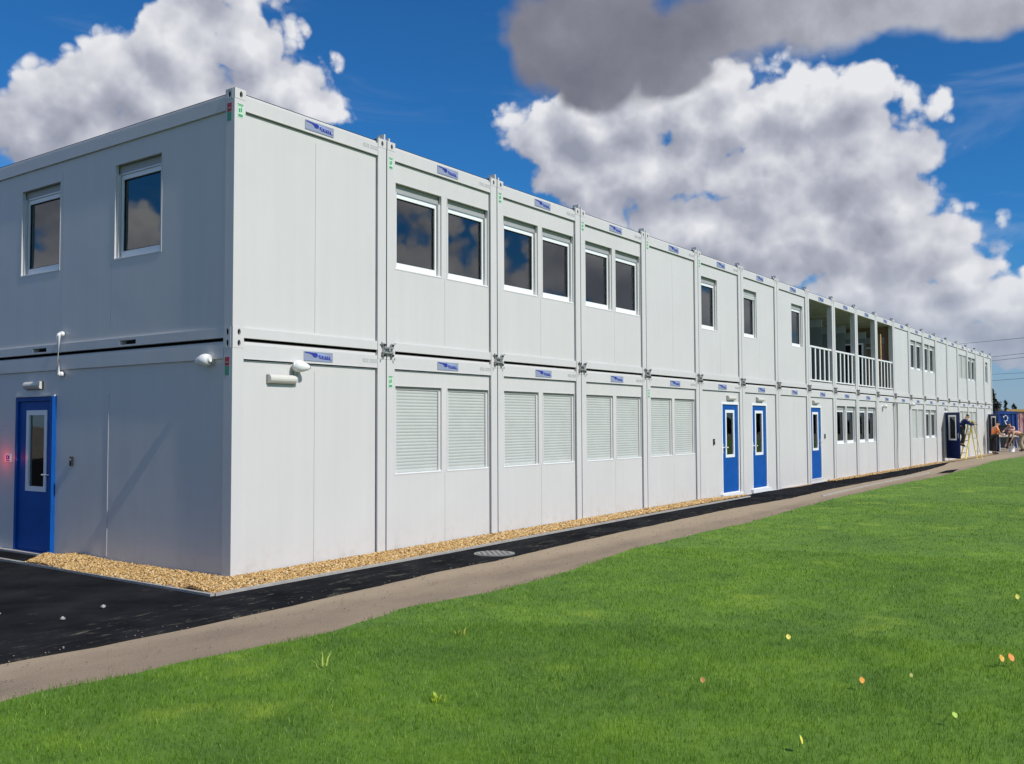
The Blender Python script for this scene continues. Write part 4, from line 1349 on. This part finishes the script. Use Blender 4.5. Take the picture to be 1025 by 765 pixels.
# far belt of dark hedge that closes the view
V = []; T = []
rg = np.random.RandomState(21)
n = 9000
for i in range(n):
    t_ = rg.uniform(0, 1); a = R(-24 + 60 * t_); d = 150 + rg.uniform(-3, 3)
    hgt = 2.6 + 0.9 * math.sin(a * 90) + 0.6 * math.sin(a * 230)
    p = np.array([-6 + d * math.cos(a), -8 + d * math.sin(a), rg.uniform(0, 1) ** 0.7 * hgt])
    u = rg.normal(0, 1, 3); u /= np.linalg.norm(u); w = np.cross(u, rg.normal(0, 1, 3)); w /= np.linalg.norm(w); s = 0.45
    V += [p - u * s - w * s, p + u * s - w * s, p + u * s + w * s, p - u * s + w * s]; T += [rg.uniform(0, 1)] * 4
hb = fast_mesh('hedge', np.array(V), np.full(n, 4), np.arange(4 * n), 'leafdark', T)
tag(hb, 'far dark belt of hedge beyond the site', 'hedge', kind='stuff')


def container(name, loc, rot, L, D, Ht, mat, label, cat='container', edge=None):
    t = empty(name, loc, rot); tag(t, label, cat)
    b = MB(); x = 0.0; i = 0; p = 0.14
    while x < L - 1e-6:
        y = 0.0 if i % 2 == 0 else 0.035; x2 = min(L, x + p)
        b.face([(x, y, 0.12), (x2, y, 0.12), (x2, y, Ht - 0.12), (x, y, Ht - 0.12)], mat)
        y2 = 0.035 if i % 2 == 0 else 0.0
        b.face([(x2, y, 0.12), (x2, y2, 0.12), (x2, y2, Ht - 0.12), (x2, y, Ht - 0.12)], mat)
        x = x2; i += 1
    b.box(0.02, L - 0.02, 0.05, D, 0.1, Ht - 0.05, mat)
    b.build('side_wall', t)
    b = MB()
    e_ = edge or mat
    b.box(-0.02, L + 0.02, -0.03, 0.04, Ht - 0.12, Ht, e_); b.box(-0.02, L + 0.02, -0.03, 0.04, 0.0, 0.12, e_)
    for xx in (-0.05, L - 0.05): b.box(xx, xx + 0.10, -0.035, 0.06, 0.0, Ht, e_)
    b.build('frame', t)
    b = MB(); b.box(-0.02, L + 0.02, 0.0, D, Ht + 0.001, Ht + 0.06, e_); b.build('roof', t)
    return t


M['blue2'] = plain('container_blue', (0.015, 0.06, 0.26), 0.5, var=0.2)
ct = container('shipping_container', (62.6, 1.35, -0.1), math.atan2(-0.75, 0.35), 1.15, 2.2, 2.38, 'blue2', 'small dark blue container with a white curved mark behind the workers', edge='blue2')
b = MB()
pts = [(0.32, 2.05), (0.42, 2.16), (0.55, 2.12), (0.58, 1.95), (0.50, 1.80), (0.40, 1.78), (0.46, 1.62), (0.60, 1.50)]
for a, c in zip(pts[:-1], pts[1:]): b.tube([(a[0], -0.01, a[1]), (c[0], -0.01, c[1])], 0.035, 'white', 6)
b.build('white_mark', ct)
hut = container('site_hut', (71.9, 2.0, -0.1), math.atan2(-0.75, 0.40), 4.5, 2.4, 2.55, 'pink', 'weathered pink site hut with an ochre roof edge at the right edge', 'hut', edge='brown')
b = MB(); b.box(-0.1, 4.6, -0.09, -0.031, 2.50, 2.68, 'roofyellow'); b.build('fascia', hut)

# overhead cables
for i, (x1, z1, x2, z2, lab) in enumerate([
        ((127.6, 12.9), 12.0, (106.47, 4.84), 10.61, 'topmost thin black overhead cable crossing the sky'),
        ((126.9, 10.69), 10.0, (106.53, 4.9), 8.95, 'thin overhead cable, upper of the middle two'),
        ((126.9, 10.70), 9.48, (106.54, 4.9), 8.53, 'thin overhead cable, lower of the middle two'),
        ((126.9, 10.75), 7.75, (106.59, 4.95), 6.88, 'thin overhead cable, second from the bottom'),
        ((127.4, 10.9), 6.95, (106.61, 4.97), 6.29, 'lowest thin overhead cable')]):
    a = Vector((*x1, z1)); c = Vector((*x2, z2)); d = c - a
    p0 = a - d * 1.2; p1 = c + d * 1.6
    pts = []
    for j in range(25):
        s_ = j / 24; q = p0.lerp(p1, s_); q.z -= 0.0; pts.append(q)
    mid = pts[12].copy()
    b = MB(); b.tube([tuple(q - mid) for q in pts], 0.022 if i != 3 else 0.018, 'cable', 6)
    o = b.build('overhead_cable', None, mid)
    tag(o, lab, 'cable', 'overhead cables right of the building')


# ------------------------------------------------------------------ people
def skin_mesh(name, nodes, edges, mat, parent, root=0, sub=1, smooth=True):
    me = bpy.data.meshes.new(name)
    me.from_pydata([n[0] for n in nodes], edges, [])
    me.materials.append(M[mat])
    o = bpy.data.objects.new(name, me); C.objects.link(o)
    if parent: o.parent = parent
    md = o.modifiers.new('skin', 'SKIN'); md.use_smooth_shade = True
    sv = me.skin_vertices[0].data
    for i, n in enumerate(nodes):
        r = n[1]
        sv[i].radius = (r, r) if not isinstance(r, tuple) else r
        sv[i].use_root = (i == root)
    s = o.modifiers.new('sub', 'SUBSURF'); s.levels = sub; s.render_levels = sub
    return o


def person(loc, rot, J, label, top_mat, leg_mat, hair_mat='hair', bare=False, group=None, scale=1.0, sleeves='long'):
    """J: joint positions in metres, local; body is one skinned mesh with head, face, arms, five fingers, legs, feet"""
    t = empty('person', loc, rot); t.scale = (scale,) * 3
    tag(t, label, 'person', group)
    V = Vector
    P = {k: V(v) for k, v in J.items()}
    nodes = []; edges = []; ix = {}

    def add(k, p, r, par=None):
        nodes.append((tuple(p), r)); ix[k] = len(nodes) - 1
        if par is not None: edges.append((ix[par], ix[k]))
    add('pel', P['pel'], 0.13)
    add('chest', P['chest'], 0.15, 'pel')
    add('neck', P['neck'], 0.06, 'chest')
    hd = (P['head'] - P['neck']).normalized(); fw = P['face'].normalized()
    add('h0', P['head'] - hd * 0.06, 0.075, 'neck')
    add('h1', P['head'] + hd * 0.04, 0.098, 'h0')
    add('h2', P['head'] + hd * 0.10, 0.07, 'h1')
    add('nose', P['head'] + fw * 0.115 - hd * 0.01, 0.014, 'h1')
    add('chin', P['head'] + fw * 0.07 - hd * 0.10, 0.03, 'h0')
    for s in 'LR':
        add('sh' + s, P['sh' + s], 0.062, 'chest')
        add('el' + s, P['el' + s], 0.045, 'sh' + s)
        add('wr' + s, P['wr' + s], 0.030, 'el' + s)
        d = (P['wr' + s] - P['el' + s]).normalized()
        sd2 = d.cross(fw); sd2 = sd2.normalized() if sd2.length > 0.1 else V((0, 0, 1)).cross(d).normalized()
        add('pa' + s, P['wr' + s] + d * 0.07, (0.036, 0.018), 'wr' + s)
        for q in range(4):
            ln_ = (0.070, 0.080, 0.075, 0.058)[q]
            b0 = P['wr' + s] + d * 0.085 + sd2 * (q - 1.5) * 0.021
            add('f%d%s' % (q, s), b0, 0.0095, 'pa' + s)
            curl = fw * 0.02 - V((0, 0, 0.01))
            add('g%d%s' % (q, s), b0 + d * ln_ * 0.6 + curl * 0.4, 0.0085, 'f%d%s' % (q, s))
            add('e%d%s' % (q, s), b0 + d * ln_ * 0.95 + curl * 1.3, 0.0075, 'g%d%s' % (q, s))
        add('t0' + s, P['wr' + s] + d * 0.035 + sd2 * 0.042, 0.011, 'wr' + s)
        add('t1' + s, P['wr' + s] + d * 0.075 + sd2 * 0.062 + fw * 0.01, 0.009, 't0' + s)
        add('hp' + s, P['hp' + s], 0.095, 'pel')
        add('kn' + s, P['kn' + s], 0.062, 'hp' + s)
        add('an' + s, P['an' + s], 0.040, 'kn' + s)
        add('to' + s, P['to' + s], 0.034, 'an' + s)
    skin_mesh('body', nodes, edges, 'skin', t)
    # clothes follow the body
    if not bare:
        n2 = [(P['pel'], 0.150), (P['pel'].lerp(P['chest'], 0.5), 0.155), (P['chest'], 0.178), (P['neck'].lerp(P['chest'], 0.3), 0.085)]
        e2 = [(0, 1), (1, 2), (2, 3)]
        for s in 'LR':
            i = len(n2)
            end = P['wr' + s] if sleeves == 'long' else P['sh' + s].lerp(P['el' + s], 0.75)
            n2 += [(P['sh' + s], 0.082)]; e2 += [(2, i)]
            if sleeves == 'long':
                n2 += [(P['el' + s], 0.062), (P['wr' + s], 0.046)]; e2 += [(i, i + 1), (i + 1, i + 2)]
            else:
                n2 += [(end, 0.070)]; e2 += [(i, i + 1)]
        skin_mesh('jacket' if sleeves == 'long' else 'shirt', [(tuple(a), r) for a, r in n2], e2, top_mat, t)
    n3 = [(P['pel'], 0.162)]; e3 = []
    for s in 'LR':
        i = len(n3)
        n3 += [(P['hp' + s], 0.118), (P['kn' + s], 0.082), (P['an' + s] + (P['kn' + s] - P['an' + s]) * 0.12, 0.066)]
        e3 += [(0, i), (i, i + 1), (i + 1, i + 2)]
    skin_mesh('trousers', [(tuple(a), r) for a, r in n3], e3, leg_mat, t)
    for s in 'LR':
        skin_mesh('boot', [(tuple(P['an' + s] + V((0, 0, 0.05))), 0.056), (tuple(P['an' + s] - V((0, 0, 0.01))), 0.056), (tuple(P['to' + s]), 0.046)], [(0, 1), (1, 2)], 'boot', t)
    hc = P['head'] + hd * 0.055 - fw * 0.025
    skin_mesh('hair', [(tuple(hc - hd * 0.03 - fw * 0.02), 0.098), (tuple(hc + hd * 0.035), 0.102), (tuple(hc + hd * 0.075 - fw * 0.01), 0.075)], [(0, 1), (1, 2)], hair_mat, t)
    eb = MB()
    side = hd.cross(fw).normalized()
    for s in (-1, 1):
        c = P['head'] + fw * 0.090 + side * 0.032 * s + hd * 0.01
        eb.tube([tuple(c), tuple(c + fw * 0.012)], 0.010, 'black', 8)
    eb.build('eyes', t)
    return t


def stand(lean=0.0, **kw):
    J = dict(pel=(0, 0, 0.98), chest=(0.02, 0, 1.33), neck=(0.02, 0, 1.52), head=(0.05, 0, 1.66), face=(1, 0, -0.1),
             shL=(0, 0.19, 1.43), elL=(0.02, 0.25, 1.14), wrL=(0.14, 0.24, 0.90), shR=(0, -0.19, 1.43), elR=(0.02, -0.25, 1.14), wrR=(0.14, -0.24, 0.90),
             hpL=(0, 0.10, 0.92), knL=(0.03, 0.11, 0.50), anL=(0, 0.12, 0.09), toL=(0.16, 0.13, 0.035),
             hpR=(0, -0.10, 0.92), knR=(0.03, -0.11, 0.50), anR=(0, -0.12, 0.09), toR=(0.16, -0.13, 0.035))
    J.update(kw); return J


# step ladder: steps on the near side, braces behind
LX, LY = 40.9, -0.55
lt = empty('step_ladder', (LX, LY, ZG), R(-60))
tag(lt, 'yellow folding step ladder standing open by the open blue door', 'ladder')
top = 1.72
b = MB()
for s in (-1, 1):
    b.tube([(-0.36, s * 0.30, 0.0), (0.0, s * 0.19, top)], 0.032, 'yellow', 6)
b.build('front_rails', lt)
b = MB()
for s in (-1, 1):
    b.tube([(0.36, s * 0.30, 0.0), (0.04, s * 0.19, top)], 0.024, 'yellow', 6)
for z in (0.35, 0.95): b.tube([(0.36 - 0.33 * z / top, -0.29, z), (0.36 - 0.33 * z / top, 0.29, z)], 0.014, 'alu', 6)
b.build('rear_rails', lt)
for i in range(5):
    z = 0.28 + i * 0.28; xx = -0.36 + 0.36 * z / top; ww = 0.30 - 0.11 * z / top
    b = MB(); b.box(xx - 0.05, xx + 0.05, -ww, ww, z - 0.015, z + 0.015, 'alu'); b.build('step', lt)
b = MB(); b.box(-0.10, 0.14, -0.21, 0.21, top, top + 0.03, 'yellow'); b.build('top_cap', lt)

# man on the ladder, leaning to the wall
J = stand(pel=(-0.02, 0, 0.96), chest=(0.16, 0, 1.28), neck=(0.24, 0, 1.42), head=(0.31, 0, 1.52), face=(0.9, 0, -0.4),
          shL=(0.18, 0.19, 1.34), elL=(0.40, 0.24, 1.16), wrL=(0.62, 0.18, 1.20), shR=(0.18, -0.19, 1.34), elR=(0.38, -0.25, 1.12), wrR=(0.60, -0.16, 1.14),
          knL=(0.12, 0.11, 0.52), knR=(0.10, -0.11, 0.50), anL=(0.0, 0.10, 0.10), anR=(0.0, -0.10, 0.10), toL=(0.15, 0.10, 0.045), toR=(0.15, -0.10, 0.045))
person((LX - 0.22, LY + 0.36, ZG + 0.28 + 0.28), R(-65), J, 'person in navy jacket and dark trousers standing on the yellow step ladder, leaning forward', 'c_navy', 'c_black', scale=0.90)

# three workers round a bench
J = stand(pel=(0, 0, 0.96), chest=(0.08, 0, 1.28), neck=(0.14, 0, 1.46), head=(0.22, 0, 1.57), face=(0.85, 0, -0.5),
          elL=(0.16, 0.25, 1.12), wrL=(0.42, 0.16, 1.02), elR=(0.16, -0.25, 1.12), wrR=(0.42, -0.16, 1.02), shL=(0.06, 0.2, 1.38), shR=(0.06, -0.2, 1.38))
person((48.2, -0.45, ZG), R(-50), J, 'person in orange top and dark trousers standing nearest the building end', 'c_orange', 'c_black', sleeves='short')
J = dict(pel=(-0.25, 0, 0.86), chest=(0.18, 0, 0.98), neck=(0.38, 0, 0.98), head=(0.50, 0, 0.93), face=(0.5, 0, -0.8),
         shL=(0.28, 0.19, 0.96), elL=(0.36, 0.24, 0.66), wrL=(0.46, 0.18, 0.40), shR=(0.28, -0.19, 0.96), elR=(0.38, -0.24, 0.66), wrR=(0.50, -0.16, 0.40),
         hpL=(-0.26, 0.10, 0.82), knL=(-0.08, 0.13, 0.46), anL=(-0.22, 0.14, 0.09), toL=(-0.06, 0.15, 0.035),
         hpR=(-0.26, -0.10, 0.82), knR=(-0.10, -0.13, 0.46), anR=(-0.26, -0.14, 0.09), toR=(-0.10, -0.15, 0.035))
person((53.9, -0.85, ZG), R(118), J, 'bare-backed person in khaki trousers bending down over white bucket', 'skin', 'c_khaki', bare=True, scale=1.12)
J = stand(pel=(0, 0, 0.94), chest=(0.10, 0, 1.25), neck=(0.18, 0, 1.42), head=(0.26, 0, 1.53), face=(0.9, 0, -0.4),
          elL=(0.20, 0.30, 1.20), wrL=(0.48, 0.22, 1.22), elR=(0.25, -0.3, 1.18), wrR=(0.5, -0.2, 1.12), shL=(0.08, 0.2, 1.36), shR=(0.08, -0.2, 1.36))
person((57.9, -0.05, ZG), R(150), J, 'person in pale pink top standing behind the white board, arms raised', 'c_pink', 'c_black')

# work bench with a white board, bucket, bin
wb = empty('work_bench', (54.9, -0.15, ZG), R(-60)); tag(wb, 'timber trestle bench between the workers', 'bench')
b = MB(); b.box(-0.55, 0.55, -0.25, 0.25, 0.80, 0.84, 'wood'); b.build('top', wb)
for sx in (-1, 1):
    for sy in (-1, 1):
        b = MB(); b.tube([(sx * 0.50, sy * 0.30, 0), (sx * 0.45, sy * 0.12, 0.80)], 0.03, 'blindgrey', 6); b.build('leg', wb)
b = MB(); b.box(-0.50, 0.62, -0.22, 0.22, 0.0, 0.10, 'white'); b.box(-0.2, 0.3, -0.15, 0.15, 0.10, 0.18, 'white')
o = b.build('white_board', None, (54.9, -0.15, ZG + 0.843), R(-60)); tag(o, 'white insulation board stacked on the trestle bench', 'board')
bk = empty('bucket', (53.3, -0.62, ZG)); tag(bk, 'white bucket on the ground below the bending worker', 'bucket')
b = MB(); b.tube([(0, 0, 0), (0, 0, 0.32)], [0.13, 0.17], 'white', 18); b.build('pail', bk)
b = MB(); b.tube([(math.cos(t_) * 0.175, 0, 0.32 + 0.17 * math.sin(t_)) for t_ in [math.pi * i / 10 for i in range(11)]], 0.008, 'alu', 6); b.build('handle', bk)
wbn = empty('wheeled_bin', (59.2, 0.55, ZG), R(-60)); tag(wbn, 'dark wheeled bin standing before the blue container', 'bin')
b = MB()
for (z0, z1, a0, a1) in ((0.08, 1.45, 0.27, 0.36),):
    v = [(-a0, -a0, z0), (a0, -a0, z0), (a0, a0, z0), (-a0, a0, z0), (-a1, -a1, z1), (a1, -a1, z1), (a1, a1, z1), (-a1, a1, z1)]
    for q in ((0, 3, 2, 1), (4, 5, 6, 7), (0, 1, 5, 4), (1, 2, 6, 5), (2, 3, 7, 6), (3, 0, 4, 7)): b.face([v[i] for i in q], 'binblack')
b.build('body', wbn)
b = MB(); b.box(-0.39, 0.39, -0.39, 0.39, 1.452, 1.50, 'binblack'); b.build('lid', wbn)
for s in (-1, 1):
    b = MB(); b.tube([(s * 0.24, 0.28, 0.1), (s * 0.30, 0.28, 0.1)], 0.1, 'black', 14); b.build('wheel', wbn)
